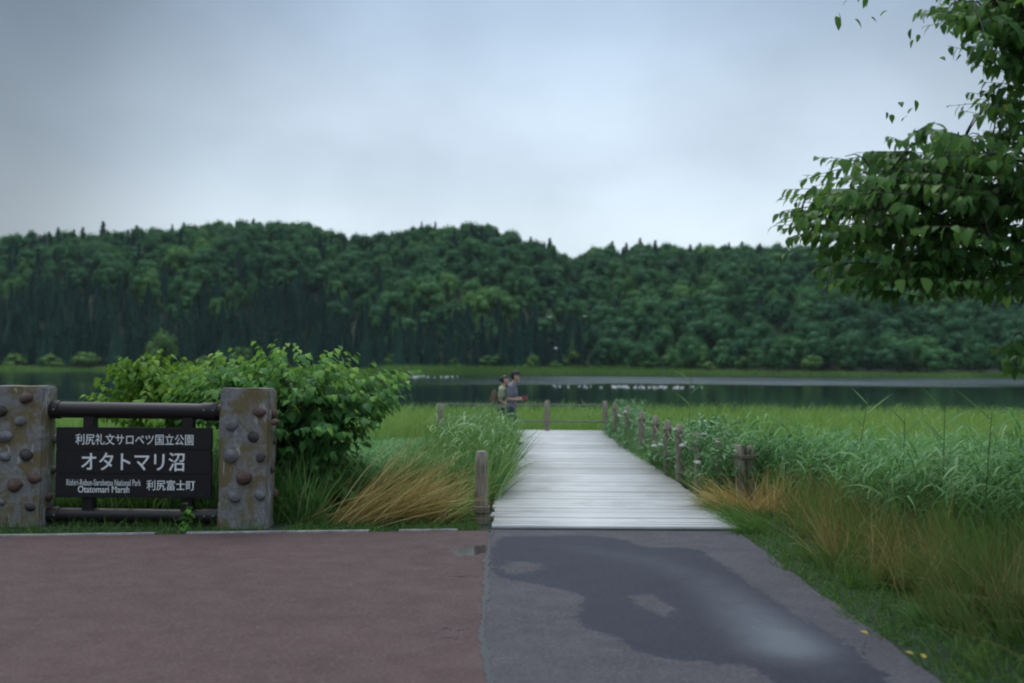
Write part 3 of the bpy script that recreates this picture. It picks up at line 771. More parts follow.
def acc_mesh(ac, name, mat):
    me = npmesh(name, np.concatenate(ac.V), [np.concatenate(f) for f in ac.F.values()], {'tint': np.concatenate(ac.T)})
    me.materials.append(mat); return me
BROAD = [acc_mesh(broad_crown(s, 1700, 1, w, l), 'broadleaf_crown', M['broad']) for s, w, l in ((1, 1.0, 17), (2, 1.2, 22), (3, 0.85, 14), (4, 1.1, 19))]
CONI = [acc_mesh(conifer_crown(s, 1000, w), 'conifer_crown', M['conifer']) for s, w in ((5, .24), (6, .30), (7, .21))]
BUSH = [acc_mesh(broad_crown(s, 900, 1, 1.6, 15, 0.09), 'bush_crown', M['shorebush']) for s in (8, 9)]
def trunk_mesh(r, h, name='trunk'):
    ac = Acc(); zz = np.linspace(-0.06, h, 5); tubes(ac, np.stack([.01 * np.sin(zz * 9), .008 * np.cos(zz * 7), zz], 1), r * (1 - .75 * zz / h), 7)
    for k in range(5):
        a = k * 1.3; z = h * (.4 + .1 * k); tubes(ac, np.array([(0, 0, z), (.12 * math.cos(a), .12 * math.sin(a), z + .12)]), [r * .4, r * .15], 5)
    return acc_mesh(ac, name, M['bark'])
TRUNKB, TRUNKC = trunk_mesh(0.03, 0.6), trunk_mesh(0.018, 0.8)
def far_tree(kind, x, y, hgt, wid, label, group):
    z = float(terrain(x, y)) - 0.2
    nm, cat = {'c': ('conifer_tree', 'tree'), 'b': ('broadleaf_tree', 'tree'), 's': ('shore_bush', 'bush')}[kind]
    e = empty(nm, (x, y, z), label, cat, group, random.uniform(0, 6.28)); e.scale = (hgt * wid, hgt * wid, hgt)
    cm = random.choice({'c': CONI, 'b': BROAD, 's': BUSH}[kind])
    o = bpy.data.objects.new('crown', cm); COL.objects.link(o); o.parent = e
    t = bpy.data.objects.new('trunk', TRUNKC if kind == 'c' else TRUNKB); COL.objects.link(t); t.parent = e
    return e
used = []
def free(x, y, d):
    for a, b_, r in used:
        if (a - x) ** 2 + (b_ - y) ** 2 < ((d + r) * .5) ** 2: return False
    used.append((x, y, d)); return True
def pxX(px, Y): return (px - 512) / FPX * Y
# rank of dark conifers along the far shore, left and centre
for k in range(300):
    if sum(1 for _ in used) >= 88: break
    px = random.uniform(-20, 590); x = pxX(px, 310); y = float(shore(x)) + random.uniform(14, 30)
    if free(x, y, 4.2):
        far_tree('c', x, y, random.uniform(11, 17), random.uniform(0.8, 1.1), 'dark conifer in the close front rank of the wood along the far left shore', 'dark conifers in the front rank by the far shore')
n0 = len(used)
for k in range(400):
    if len(used) - n0 >= 62: break
    px = random.uniform(600, 1045); x = pxX(px, 300); y = float(shore(x)) + random.uniform(9, 42)
    if free(x, y, 7):
        far_tree('b', x, y, random.uniform(5.5, 12), random.uniform(0.7, 1.1), 'round green broadleaf tree at the foot of the right hand slope above the lake', 'broadleaf trees at the foot of the right slope')
# skyline
n0 = len(used)
for px, k_, hh in ((38, 'c', 9), (47, 'c', 10), (56, 'c', 12), (63, 'c', 9), (72, 'c', 11), (81, 'c', 12), (90, 'c', 8), (101, 'c', 15), (126, 'c', 11), (135, 'c', 13), (141, 'c', 9), (182, 'c', 14), (252, 'c', 14), (268, 'c', 10), (368, 'c', 11), (380, 'c', 12), (404, 'c', 11), (530, 'c', 12), (549, 'c', 14), (520, 'c', 10), (612, 'c', 12), (626, 'c', 11), (640, 'c', 13), (655, 'c', 12), (700, 'c', 12), (742, 'c', 12), (760, 'c', 11), (690, 'c', 11)):
    x = pxX(px, RIDGE_Y - 6)
    if free(x, RIDGE_Y - 6, 2.5):
        far_tree('c', x, RIDGE_Y - 6, hh * 1.0, 1.5, 'pointed conifer standing up against the sky on the hill crest', 'pointed conifers along the hill crest')
for px in range(150, 1040, 13):
    pj = px + random.uniform(-5, 5); yy = RIDGE_Y - random.uniform(2, 16); x = pxX(pj, yy)
    if free(x, yy, 4):
        far_tree('b', x, yy, random.uniform(5.5, 10.5), random.uniform(0.65, 1.05), 'broadleaf tree with rounded crown forming the skyline of the hill', 'broadleaf trees along the hill crest')
# shore bushes
sb = [(92, 5, 1.3), (158, 11, .8), (238, 7, .8), (205, 4, 1.5), (60, 4, 1.5), (20, 4, 1.4), (392, 5, 1.2), (430, 4, 1.4), (452, 3.5, 1.3), (472, 4.5, 1.2), (490, 3.5, 1.4), (512, 6, 1.0), (530, 4, 1.3), (552, 4, 1.2), (566, 6, 1.1), (585, 4, 1.3), (600, 5, 1.3), (620, 6, 1.2), (640, 4, 1.4), (655, 5, 1.2), (680, 4.5, 1.3), (700, 4, 1.2), (725, 5, 1.3), (750, 4.5, 1.3), (780, 5, 1.3), (805, 4, 1.3), (830, 5, 1.2), (855, 4, 1.4), (880, 5, 1.2), (905, 4.5, 1.3), (935, 5, 1.3), (960, 4.5, 1.3), (985, 5, 1.2), (1010, 5, 1.3)]
for px, hh, w in sb:
    if px > 380: px += random.uniform(-8, 8); hh *= random.uniform(.45, 1.35); w *= random.uniform(.7, 1.2)
    if px > 380 and random.random() < .25: continue
    x = pxX(px, 296); y = float(shore(x)) + random.uniform(8.5, 13 if px < 380 else 20)
    lab = 'low pale green bush on the bank at the far edge of the lake'
    grp = 'low bushes along the far bank'
    if px == 158: lab, grp = 'tall pale green shrub standing alone before the dark conifers at left', None
    if px == 238: lab, grp = 'small round yellow green shrub before the dark conifers, right of the tall pale shrub', None
    far_tree('s', x, y, hh, w, lab, grp); used.append((x, y, 3))
n0 = len(used)
for k in range(900):
    if len(used) - n0 >= 90: break
    Y = random.uniform(335, 420); px = random.uniform(330, 1030); x = pxX(px, Y)
    if free(x, Y, 8.5):
        far_tree('b', x, Y, random.uniform(6.5, 12), random.uniform(0.65, 1.0), 'full crowned broadleaf tree in the mixed wood halfway up the hill', 'broadleaf trees halfway up the hill')
# the rest of the wood: one mass, points instancing the same crowns
pts = []; kd = []; scl = []
for k in range(60000):
    Y = 300 + (RIDGE_Y + 25 - 300) * random.random() ** 0.9; px = random.uniform(-260, 1290); x = pxX(px, Y)
    if Y < float(shore(x)) + 16: continue
    t = (Y - 300) / (RIDGE_Y - 300)
    cl = vnoise(np.array(x / 22), np.array(Y / 18), 21)
    pc = 0.16 + (0.62 if (px < 590 and t < 0.30 + .1 * math.sin(px / 40)) else 0.0) + (0.35 if (px < 180) else 0) + 0.30 * float(cl) - (0.2 if px > 620 else 0)
    if t > .78: pc = (.35 if 520 < px < 800 or px < 150 else .03)
    con = random.random() < pc
    if not free(x, Y, (3.0 if t < .45 else 3.4) if con else random.uniform(2.4, 4.8)): continue
    pts.append((x, Y, float(terrain(x, Y)) - 0.3))
    if con: kd.append(random.randrange(3) + 4); h_ = random.uniform(5, 12.5) * (1 - .25 * (t > .8)); scl.append((h_ * random.uniform(.85, 1.15), h_))
    else: kd.append(random.randrange(4)); h_ = random.uniform(3.5, 8) if random.random() < .7 else random.uniform(8, 12); scl.append((h_ * random.uniform(.6, 1.05), h_))
print('forest mass', len(pts), 'trees in all', len(used))
me = bpy.data.meshes.new('hill_forest'); me.from_pydata(pts, [], [])
a_ = me.attributes.new('kind_index', 'INT', 'POINT'); a_.data.foreach_set('value', np.array(kd, np.int32))
a_ = me.attributes.new('size', 'FLOAT_VECTOR', 'POINT'); a_.data.foreach_set('vector', np.array([(a, a, b_) for a, b_ in scl], np.float32).ravel())
a_ = me.attributes.new('turn', 'FLOAT', 'POINT'); a_.data.foreach_set('value', np.random.default_rng(4).uniform(0, 6.28, len(pts)).astype(np.float32))
forest = link_mesh('hill_forest', me, None); tag(forest, kind='stuff')
ng = bpy.data.node_groups.new('forest_points', 'GeometryNodeTree')
ng.interface.new_socket('Geometry', in_out='INPUT', socket_type='NodeSocketGeometry'); ng.interface.new_socket('Geometry', in_out='OUTPUT', socket_type='NodeSocketGeometry')
gi, go = ng.nodes.new('NodeGroupInput'), ng.nodes.new('NodeGroupOutput')
iop = ng.nodes.new('GeometryNodeInstanceOnPoints'); g2i = ng.nodes.new('GeometryNodeGeometryToInstance')
protos = []
for mesh in BROAD + CONI:
    protos.append(next(o for o in COL.objects if o.type == 'MESH' and o.data == mesh))
for o in reversed(protos):
    oi = ng.nodes.new('GeometryNodeObjectInfo'); oi.inputs[0].default_value = o; oi.transform_space = 'ORIGINAL'
    ng.links.new(oi.outputs['Geometry'], g2i.inputs[0])
def named(nm, ty):
    n = ng.nodes.new('GeometryNodeInputNamedAttribute'); n.data_type = ty; n.inputs[0].default_value = nm; return n.outputs[0]
iop.inputs['Pick Instance'].default_value = True
ng.links.new(gi.outputs[0], iop.inputs['Points']); ng.links.new(g2i.outputs[0], iop.inputs['Instance'])
ng.links.new(named('kind_index', 'INT'), iop.inputs['Instance Index'])
ng.links.new(named('size', 'FLOAT_VECTOR'), iop.inputs['Scale'])
cx_ = ng.nodes.new('ShaderNodeCombineXYZ'); ng.links.new(named('turn', 'FLOAT'), cx_.inputs[2])
ng.links.new(cx_.outputs[0], iop.inputs['Rotation'])
ng.links.new(iop.outputs[0], go.inputs[0])
md = forest.modifiers.new('forest', 'NODES'); md.node_group = ng

# reeds along the far bank
ac = Acc(); n = 26000
px = rng.uniform(-60, 1090, n); x = (px - 512) / FPX * 290; y = shore(x) + rng.uniform(-3, 9, n)
z = terrain(x, y)
ribbons(ac, np.stack([x, y, np.maximum(z, WATER) - .05], 1), np.stack([rng.normal(0, .15, n), rng.normal(0, .15, n), np.ones(n)], 1), rng.uniform(0.8, 2.6, n) * (1 - 0.35 * (px > 640) - .5 * (px < 380)) * np.clip(1 + .45 * vnoise(x / 9, y / 5, 61), .35, 1.5), rng.uniform(0, .2, n), rng.uniform(.12, .3, n), segs=2)
tag(ac.build('far_bank_reeds', M['farreed']), kind='stuff')

# ------------------------------------------------------------------ near vegetation (stuff)
def up_dirs(n, lean=(0, 0), spread=0.25):
    return np.stack([lean[0] + rng.normal(0, spread, n), lean[1] + rng.normal(0, spread, n), np.ones(n)], 1)
def place(n, xr, yr, keep):
    x = rng.uniform(*xr, n); y = rng.uniform(*yr, n); k = keep(x, y); x, y = x[k], y[k]
    return np.stack([x, y, terrain(x, y) - 0.02], 1)
def tussocks(P, per, rad, out):
    """blades of each tuft share a root and spread outwards"""
    Q = np.repeat(P, per, 0); n = len(Q); a = rng.uniform(0, 6.28, n); r = np.abs(rng.normal(0, 1, n))
    Q = Q + np.stack([np.cos(a) * r * rad, np.sin(a) * r * rad, np.zeros(n)], 1)
    lean = np.repeat(rng.normal(0, .22, (len(P), 2)), per, 0)
    d = np.stack([np.cos(a) * r * out + lean[:, 0], np.sin(a) * r * out + lean[:, 1], np.ones(n)], 1)
    return Q, d, np.repeat(rng.uniform(.65, 1.15, len(P)), per), np.repeat(rng.uniform(0, 1, len(P)), per)
clear_posts = lambda x, y: ~((x > 2.6) & (x < 3.5) & (y > 11.5 + (x < 3) * .4) & (y < 13.5))
infr = lambda x, y: (np.abs(x) < 0.56 * y + 1.2)
on_deck = lambda x, y: ((x > DX0) & (x < DX1 + .04) & (y > DECK_Y0 - .1) & (y < DY1 + .05)) | ((x > -1.9) & (x < 0) & (y > 22.5) & (y < DY1 + .05))
def clear_sign(x, y): return ~((x < sp0[0] + .45) & (y < SY + PD + .12) & (y > SY - .12))

# pale marsh reeds towards the water
ac = Acc()
P = place(60000, (-21, 22), (16, 36.5), lambda x, y: infr(x, y) & ~on_deck(x, y) & ((x > DX1 + .4) & (y > 15.5 - 2.5 * np.clip(vnoise(x * .9, y * .9, 44), 0, 1)) | (y > 27.2) | ((x < -2.8) & (y > 20))))
n = len(P); Ls = np.interp(P[:, 1], [16, 26, 36], [0.95, 1.1, 1.25]) * rng.uniform(0.72, 1.1, n)
Ls = np.where(P[:, 0] < -5, Ls * .93, Ls)
ribbons(ac, P, up_dirs(n, (0.06, 0), .13), Ls, rng.uniform(0, .15, n), rng.uniform(.012, .028, n))
k = rng.random(n) < 0.8; Q = P[k].copy(); Q[:, 2] += Ls[k] * rng.uniform(.35, .8, k.sum())
a = rng.uniform(0, 6.28, k.sum())
ribbons(ac, Q, np.stack([np.cos(a) * .6 + .15, np.sin(a) * .6, np.full(k.sum(), 1.0)], 1), rng.uniform(.25, .5, k.sum()), rng.uniform(.2, .6, k.sum()), rng.uniform(.015, .028, k.sum()))
tag(ac.build('marsh_reeds', M['reed']), kind='stuff')

# leaning blue green reeds nearer on the right
def reed_plants(ac, P, hgt, leaves=6, wind=(0.25, -0.05), lw=.022, lL=.42):
    n = len(P); L = hgt * rng.uniform(.75, 1.12, n)
    d = up_dirs(n, (wind[0] * .7, wind[1]), .12); d /= np.linalg.norm(d, axis=1)[:, None]
    tn = rng.uniform(0, 1, n)
    ribbons(ac, P, d, L, np.full(n, .05), np.full(n, .009), segs=4, tint=tn * .5, taper=3)
    for j in range(leaves):
        t = .22 + .78 * (j + rng.uniform(0, .8, n)) / leaves; t = np.minimum(t, 1)
        Q = P + d * (L * t)[:, None]; Q[:, 2] -= .05 * L * t * t
        a = rng.normal(0.1, 0.9, n) + np.where(rng.random(n) < .28, np.pi, 0)
        dd = np.stack([np.cos(a) * .75, np.sin(a) * .75, rng.uniform(.45, 1.35, n)], 1)
        sd = np.stack([-np.sin(a), np.cos(a), rng.normal(0, .5, n)], 1)
        ribbons(ac, Q, dd, lL * rng.uniform(.6, 1.2, n), rng.uniform(.45, 1.0, n), lw * rng.uniform(.6, 1.3, n), side=sd, segs=4, tint=np.clip(tn + rng.normal(0, .2, n), 0, 1))
ac = Acc()
P = place(11500, (2.7, 14), (7.6, 18), lambda x, y: infr(x, y) & (x > 3.2 + .25 * np.sin(y * 1.7) + np.clip((12.5 - y) * .25, 0, 2)) & clear_posts(x, y))
reed_plants(ac, P, np.interp(P[:, 1], [8, 12, 14, 16, 18], [1.12, 1.05, .86, .68, .58]) * np.clip(1 + .28 * vnoise(P[:, 0] * 1.3, P[:, 1] * 1.3, 77), .55, 1.3) * rng.uniform(.8, 1.15, len(P)), lw=.036, lL=.58)
tag(ac.build('leaning_reeds', M['bluereed']), kind='stuff')
# left, between bush and boardwalk
ac = Acc()
P = place(6500, (-4.5, -.5), (13, 23), lambda x, y: (x < -.5) & ~on_deck(x, y))
reed_plants(ac, P, np.interp(P[:, 1], [13, 17, 20, 23], [.75, .6, .45, .3]), wind=(.3, -.1))
tag(ac.build('leaning_reeds', M['bluereed']), kind='stuff')
# tall arching grass hugging the left of the deck
ac = Acc()
P = place(9500, (-2.0, -.2), (12.6, 22.3), lambda x, y: (x > -1.3 - .3 * np.sin(y)) & ~((x > -.5) & (y < 12.9)))
n = len(P); 
ribbons(ac, P, up_dirs(n, (.22, -.05), .20), rng.uniform(.75, 1.5, n) * np.interp(P[:, 1], [12.6, 15, 20, 22.3], [.8, 1.1, 1.1, .85]), rng.uniform(.1, .5, n), rng.uniform(.014, .028, n), segs=5)
P = place(5000, (-1.4, -.40), (11.6, 14.4), lambda x, y: ((x - LP0[0]) ** 2 + (y - LP0[1]) ** 2 > .05))
n = len(P); ribbons(ac, P, up_dirs(n, (.15, -.05), .3), rng.uniform(.25, .55, n), rng.uniform(.1, .6, n), rng.uniform(.008, .016, n), segs=4)
P = place(420, (-1.3, -.25), (13.8, 21.5), lambda x, y: x > -2); reed_plants(ac, P, np.full(len(P), 1.08), wind=(.28, -.1), lw=.034, lL=.55)
tag(ac.build('tall_grass', M['tallgrass']), kind='stuff')
# grass behind the sign and around the bush
ac = Acc()
P = place(26000, (-13, -1.0), (11.5, 21), lambda x, y: infr(x, y) & clear_sign(x, y) & ~((x > -1.6) & (y > 14)))
n = len(P); hh = np.interp(P[:, 1], [11.5, 12.5, 21], [.5, 1.0, 1.05]) * np.where(P[:, 0] > -2.6, .62, 1.0)
ribbons(ac, P, up_dirs(n, (.1, 0), .22), hh * rng.uniform(.55, 1.15, n), rng.uniform(.05, .5, n), rng.uniform(.010, .022, n), segs=4)
P = place(26000, (-8, -2.2), (SY + PD + .1, 13.2), lambda x, y: x > -9)
n = len(P); ribbons(ac, P, up_dirs(n, (.1, 0), .3), rng.uniform(.3, 1.15, n), rng.uniform(.05, .6, n), rng.uniform(.012, .026, n), segs=4)
tag(ac.build('rough_grass', M['tallgrass']), kind='stuff')
# short verge, left and right
ac = Acc()
P = place(36000, (-8.5, -.35), (10.4, 12.6), lambda x, y: (y > front_y(x) + .06 + .03 * np.sin(x * 9) + .02 * np.sin(x * 23)) & clear_sign(x, y + .12))
n = len(P); ribbons(ac, P, up_dirs(n, (0, -.1), .45), rng.uniform(.05, .19, n), rng.uniform(.1, .7, n), rng.uniform(.007, .014, n), segs=3)
P = place(4000, (-8.5, -2.7), (SY - .18, SY + .9), lambda x, y: (y < SY - .02) | ((y > SY + PD + .02)) | ((x > sp(48, 500)[0] + sp0[0]) & (x < sp(214, 500)[0] + sp0[0])))
n = len(P); ribbons(ac, P, up_dirs(n, (0, -.05), .35), rng.uniform(.08, .26, n), rng.uniform(.1, .7, n), rng.uniform(.007, .014, n), segs=3)
P = place(60000, (2.3, 5.5), (3.2, 12.3), lambda x, y: (x > right_x(y) - .01 + .05 * np.sin(y * 3.3) + .03 * np.sin(y * 11)) & infr(x, y) & ~on_deck(x, y))
n = len(P); ribbons(ac, P, up_dirs(n, (-.12, -.1), .5), rng.uniform(.05, .20, n), rng.uniform(.1, .8, n), rng.uniform(.007, .013, n), segs=3)
tag(ac.build('verge_grass', M['verge']), kind='stuff')
# half dry long grass on the right foreground
ac = Acc()
P = place(1500, (2.75, 9), (3.6, 13.4), lambda x, y: infr(x, y) & (x > 2.98 + .22 * np.sin(y * 1.9) + .12 * np.sin(y * 5.1) + np.clip((y - 11.6) * .15, -0.1, .2)) & (x < 4.6 + (y < 9) * 3 + .4 * np.sin(y * 3)) & clear_posts(x, y))
Q, d, hs, tn = tussocks(P, 48, .07, .28); n = len(Q); edge = np.clip((Q[:, 0] - 2.75) / .8, .4, 1)
d[:, 0] -= .16; d[:, 1] -= .1
ribbons(ac, Q, d, hs * rng.uniform(.5, 1.15, n) * edge, rng.uniform(.1, .6, n), rng.uniform(.006, .013, n), segs=5, tint=np.clip(tn * .7 + rng.uniform(0, .35, n), 0, 1))
tag(ac.build('half_dry_grass', M['olive']), kind='stuff')
# straw stalks standing in it
ac = Acc()
P = place(640, (2.7, 8), (3.6, 13.4), lambda x, y: infr(x, y) & (x > 3.05 + .3 * np.sin(y * 1.3)) & (vnoise(x * 1.6, y * 1.6, 9) > -.1) & clear_posts(x, y) & (x < 4.2 + (y < 9) * 3))
Q, d, hs, tn = tussocks(P, 26, .06, .34); n = len(Q); d[:, 0] -= .14; d[:, 1] -= .12
ribbons(ac, Q, d, hs * rng.uniform(.6, 1.2, n), rng.uniform(.1, .6, n), rng.uniform(.004, .009, n), segs=5)
tag(ac.build('straw_grass', M['straw']), kind='stuff')

# leaning dry tufts: countable, each its own thing
def dry_tuft(x, y, n, lean, L, spreadx, label, group=None, width=.009):
    e_ = Acc(); P = np.stack([rng.normal(0, spreadx, n), rng.normal(0, .16, n), np.zeros(n)], 1)
    d = np.stack([lean[0] + rng.normal(0, .28, n), lean[1] + rng.normal(0, .22, n), rng.uniform(.45, 1.15, n)], 1)
    ribbons(e_, P, d, rng.uniform(.35, 1.05, n) * L, rng.uniform(-.05, .35, n), rng.uniform(.6, 1.6, n) * width, segs=6)
    o = e_.build('dry_grass_tuft', M['dry']); o.location = (x, y, float(terrain(x, y)) - .02); tag(o, label, 'grass tuft', group); return o
q = G(352, 524); dry_tuft(q[0], q[1] + .2, 380, (1.0, 0), 1.75, .22, 'long orange brown dry grass tuft leaning right beside the leafy bush', None)
q = G(405, 522); dry_tuft(q[0], q[1] + .2, 300, (.8, 0), 1.1, .2, 'shorter straw coloured tuft bending towards the near left post', None)
q = G(770, 512); dry_tuft(q[0], q[1], 330, (.22, -.1), .75, .16, 'rust brown dry tuft right of the paired post', None)
q = G(748, 512); dry_tuft(q[0] + .0, q[1] + .1, 520, (-1.1, -.2), .85, .15, 'pale straw tuft spilling over the right corner of the boardwalk', None)
q = G(830, 530); dry_tuft(q[0], q[1], 260, (.3, -.1), .85, .2, 'reddish dry tuft among the reeds right of the path', None)

# tall single reeds standing above the rest on the right
def tall_reed(px, py, Y, h, label, lean=.05):
    p_ = at(px, py, Y); x, y = p_[0], Y; zb = float(terrain(x, y)); hgt = p_[2] - zb
    e = empty('reed_stalk', (x - lean * hgt, y, zb), label, 'reed', 'tall reeds above the right hand marsh')
    ac = Acc(); t = np.linspace(0, 1, 7); path = np.stack([lean * hgt * t ** 1.5, 0 * t, hgt * t], 1)
    tubes(ac, path, .009 * (1 - .6 * t), 6); ac.build('stem', M['stem'], e)
    for j in range(7):
        u = .35 + .6 * j / 6; s = 1 if j % 2 else -1
        b_ = np.array([[lean * hgt * u ** 1.5, 0, hgt * u]]); la = Acc()
        ribbons(la, b_, np.array([[s * .7, rng.normal(0, .2), .75]]), np.array([rng.uniform(.28, .46)]), np.array([rng.uniform(.05, .3)]), np.array([.036]), side=np.array([[.2, .5, .6]]), segs=6)
        la.build('leaf', M['bluereed'], e)
tall_reed(692, 377, 15.5, 1, 'tallest reed, spreading two long leaves above the pale marsh')
tall_reed(868, 398, 12.5, 1, 'tall reed with a broad slanting leaf right of the path', .12)
tall_reed(945, 405, 10.0, 1, 'tall dark reed with drooping leaves, second from the right edge', .02)
tall_reed(992, 412, 9.0, 1, 'tall reed closest to the right edge of the view', .06)
tall_reed(905, 418, 11.0, 1, 'slender reed between the slanting leaf reed and the dark drooping one', .03)

# herbs along the right edge of the deck
LT, LF = leaf_template(.34, .3, .2, 4)
ac = Acc(); n = 23000
y = rng.uniform(12.6, 26.5, n); x = DX1 + np.interp(y, [12.6, 16.5, 19, 26], [.22, .14, -.06, -.12]) + np.abs(rng.normal(0, .42, n)) ; zt = np.interp(y, [12.6, 14, 26], [.55, .85, .95])
kp = clear_posts(x, y); x, y, zt = x[kp], y[kp], zt[kp]; n = len(x)
z = terrain(x, y) + zt * rng.uniform(0.05, 1.1, n) * np.clip(.95 + .5 * vnoise(x * 3.1, y * 2.3, 31), .35, 1.25) * np.clip((x - DX1 + .2) / .4, .5, 1)
x = x - .12 * rng.random(n) * (z > .2)
scatter(ac, LT, LF, np.stack([x, y, z], 1), rotmats(rng.uniform(0, 6.28, n), rng.uniform(-.3, .9, n), rng.normal(0, .5, n)), rng.uniform(.04, .12, n), np.clip(rng.normal(.5, .25, n), 0, 1))
tag(ac.build('edge_herbs', M['herb']), kind='stuff')
ac = Acc(); P = place(9000, (DX1 + .02, 3.6), (12.0, 26.5), lambda x, y: (x > DX1 + np.interp(y, [12, 16.5, 18], [.2, .16, 0])) & clear_posts(x, y)); n = len(P)
ribbons(ac, P, up_dirs(n, (-.12, 0), .3), rng.uniform(.25, 1.0, n), rng.uniform(.1, .6, n), rng.uniform(.008, .018, n), segs=4)
tag(ac.build('edge_grass', M['tallgrass']), kind='stuff')

# grass flopping over the near right corner of the boards
P = place(1500, (DX1 + .01, DX1 + .4), (10.75, 13.2), lambda x, y: x > 0); n = len(P); ac = Acc()
ribbons(ac, P, up_dirs(n, (-.75, -.12), .35), rng.uniform(.2, .62, n), rng.uniform(.2, .8, n), rng.uniform(.005, .011, n), segs=5)
tag(ac.build('corner_grass', M['olive']), kind='stuff')
# white umbel flowers
def flower(px, py, Y, label, r=.055):
    r *= .8
    p_ = at(px, py, Y); zb = float(terrain(p_[0], Y)); h = p_[2] - zb
    e = empty('white_flower', (p_[0], Y, zb), label, 'flower', 'white flower heads along the right fence')
    ac = Acc(); tubes(ac, np.array([(0.03, .02, 0), (0.01, .0, h * .6), (0, 0, h)]), [.006, .005, .004], 6); ac.build('stem', M['stem'], e)
    ac = Acc()
    for k in range(22):
        a, q_ = random.uniform(0, 6.28), r * random.random() ** .5
        V, F = ellipsoid((q_ * math.cos(a), q_ * math.sin(a), h + .03 - q_ * .7 + random.uniform(-.012, .012)), (.014, .014, .011), 6, 4); ac.add(V, F)
    ac.build('flower_head', M['petal'], e)
flower(697, 463, 13.6, 'lowest white flower head in front of the pale right post', .055)
flower(682, 446, 14.9, 'white flower head beside the dark right post', .05)
flower(676, 430, 15.4, 'white flower head level with the post tops, left of the reeds', .06)
flower(655, 446, 16.8, 'left one of two white flower heads low over the deck edge', .06)
flower(661, 445, 16.6, 'right one of two white flower heads low over the deck edge', .055)
flower(704, 435, 14.2, 'small white flower head just above the pale right post', .045)
flower(619, 416, 21.5, 'white blossom near the far end of the right row', .06)
flower(625, 412, 21.0, 'white blossom close behind the dark far post', .05)
flower(729, 436, 14.5, 'white flower head among the reeds behind the paired post', .05)

# ------------------------------------------------------------------ leafy bushes and the near tree
def leafy(acc, centres, twigs_to, per, Lr, spread, outward, tint_fn, tmpl, droop=(.2, .9)):
    tV, tF = tmpl
    C_ = np.repeat(centres, per, 0); n = len(C_)
    pos = C_ + rng.normal(0, spread, (n, 3))
    yaw = np.repeat(rng.uniform(0, 6.28, len(centres)), per) + rng.uniform(-2.2, 2.2, n)
    if outward is not None:
        o = pos - outward; yaw = np.where(rng.random(n) < .6, np.arctan2(o[:, 1], o[:, 0]) + rng.normal(0, .6, n), yaw)
    scatter(acc, tV, tF, pos, rotmats(yaw, rng.uniform(*droop, n), rng.normal(0, .35, n)), rng.uniform(*Lr, n), tint_fn(pos, n))
def shoots(acc, stems, tips, origin, per, Lr, length, tint0, tmpl, rise=.35, leaf_droop=(.1, .7), tipbright=.35, yel=0.0, flat=1.0, stemr=.004):
    """each shoot arches out from the plant; leaves sit alternately along it, paler towards the tip"""
    tV, tF = tmpl; m_ = len(tips)
    o = tips - origin; o[:, 2] = np.abs(o[:, 2]) * rise + rise * .5; o += rng.normal(0, .35, o.shape) * np.linalg.norm(o, axis=1)[:, None] * .7
    o[:, 2] *= flat; o /= np.linalg.norm(o, axis=1)[:, None]
    Ls = length * rng.uniform(.6, 1.3, m_); start = tips - o * (Ls * .55)[:, None]
    az = np.arctan2(o[:, 1], o[:, 0])
    for j in range(per):
        t = (j + rng.uniform(.1, .9, m_)) / per
        p = start + o * (Ls * t)[:, None]; p[:, 2] -= .45 * Ls * t * t * rise
        sd = (1 if j % 2 else -1) * (1.15 - .8 * t)
        yaw = az + sd + rng.normal(0, .4, m_)
        sc = rng.uniform(*Lr, m_) * (1.1 - .45 * t ** 3)
        ti = np.clip(tint0(p, m_) + tipbright * (t - .5), 0, .95)
        if yel: ti = np.where(rng.random(m_) < yel, 1, ti)
        scatter(acc, tV, tF, p, rotmats(yaw, rng.uniform(*leaf_droop, m_), rng.normal(0, .3, m_)), sc, ti)
    if stems is not None:
        for k in range(m_):
            u = np.linspace(0, 1, 4)[:, None]; P = start[k] + o[k] * Ls[k] * u; P[:, 2] -= .45 * Ls[k] * u[:, 0] ** 2 * rise
            tubes(stems, P, np.linspace(stemr, stemr * .4, 4), 4)
def ell_points(ells, Y, depth, n):
    w = np.array([e[2] * e[3] for e in ells], float); w /= w.sum(); idx = rng.choice(len(ells), n, p=w)
    out = []
    for i in idx:
        px, py, rx, ry = ells[i][:4]; a = rng.uniform(0, 6.28); r = rng.random() ** .45
        out.append(at(px + rx * r * math.cos(a), py + ry * r * math.sin(a), Y + rng.normal(0, depth)))
    return np.array(out)
# big bush behind the right pillar
BY = 12.4
bb = at(292, 520, BY); bb[2] = float(terrain(bb[0], BY))
bush = empty('leafy_bush', bb, 'large leafy green bush with pale shoot tips behind the right sign pillar', 'bush')
ells = [(222, 378, 34, 16), (200, 384, 26, 12), (212, 372, 22, 10), (205, 400, 30, 16), (258, 366, 36, 16), (305, 358, 30, 12), (262, 352, 14, 8), (345, 366, 26, 12), (372, 376, 26, 9), (330, 388, 46, 22), (290, 400, 50, 30), (300, 440, 44, 34), (262, 430, 40, 50), (345, 410, 38, 20), (370, 402, 22, 12), (290, 485, 34, 30), (315, 470, 28, 26), (235, 400, 40, 18), (395, 373, 8, 4), (335, 440, 26, 30), (325, 480, 24, 24), (360, 395, 30, 16), (385, 380, 14, 6)]
cen = ell_points(ells, BY, .45, 560)
ac = Acc()
ctr = bb + np.array((0, 0, .6))
LB = leaf_template(.66, .34, .22, 5)
stm = Acc()
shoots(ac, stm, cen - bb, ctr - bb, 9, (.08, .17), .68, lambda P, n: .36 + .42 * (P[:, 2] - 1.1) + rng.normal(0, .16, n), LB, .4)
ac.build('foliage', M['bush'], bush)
ac = stm
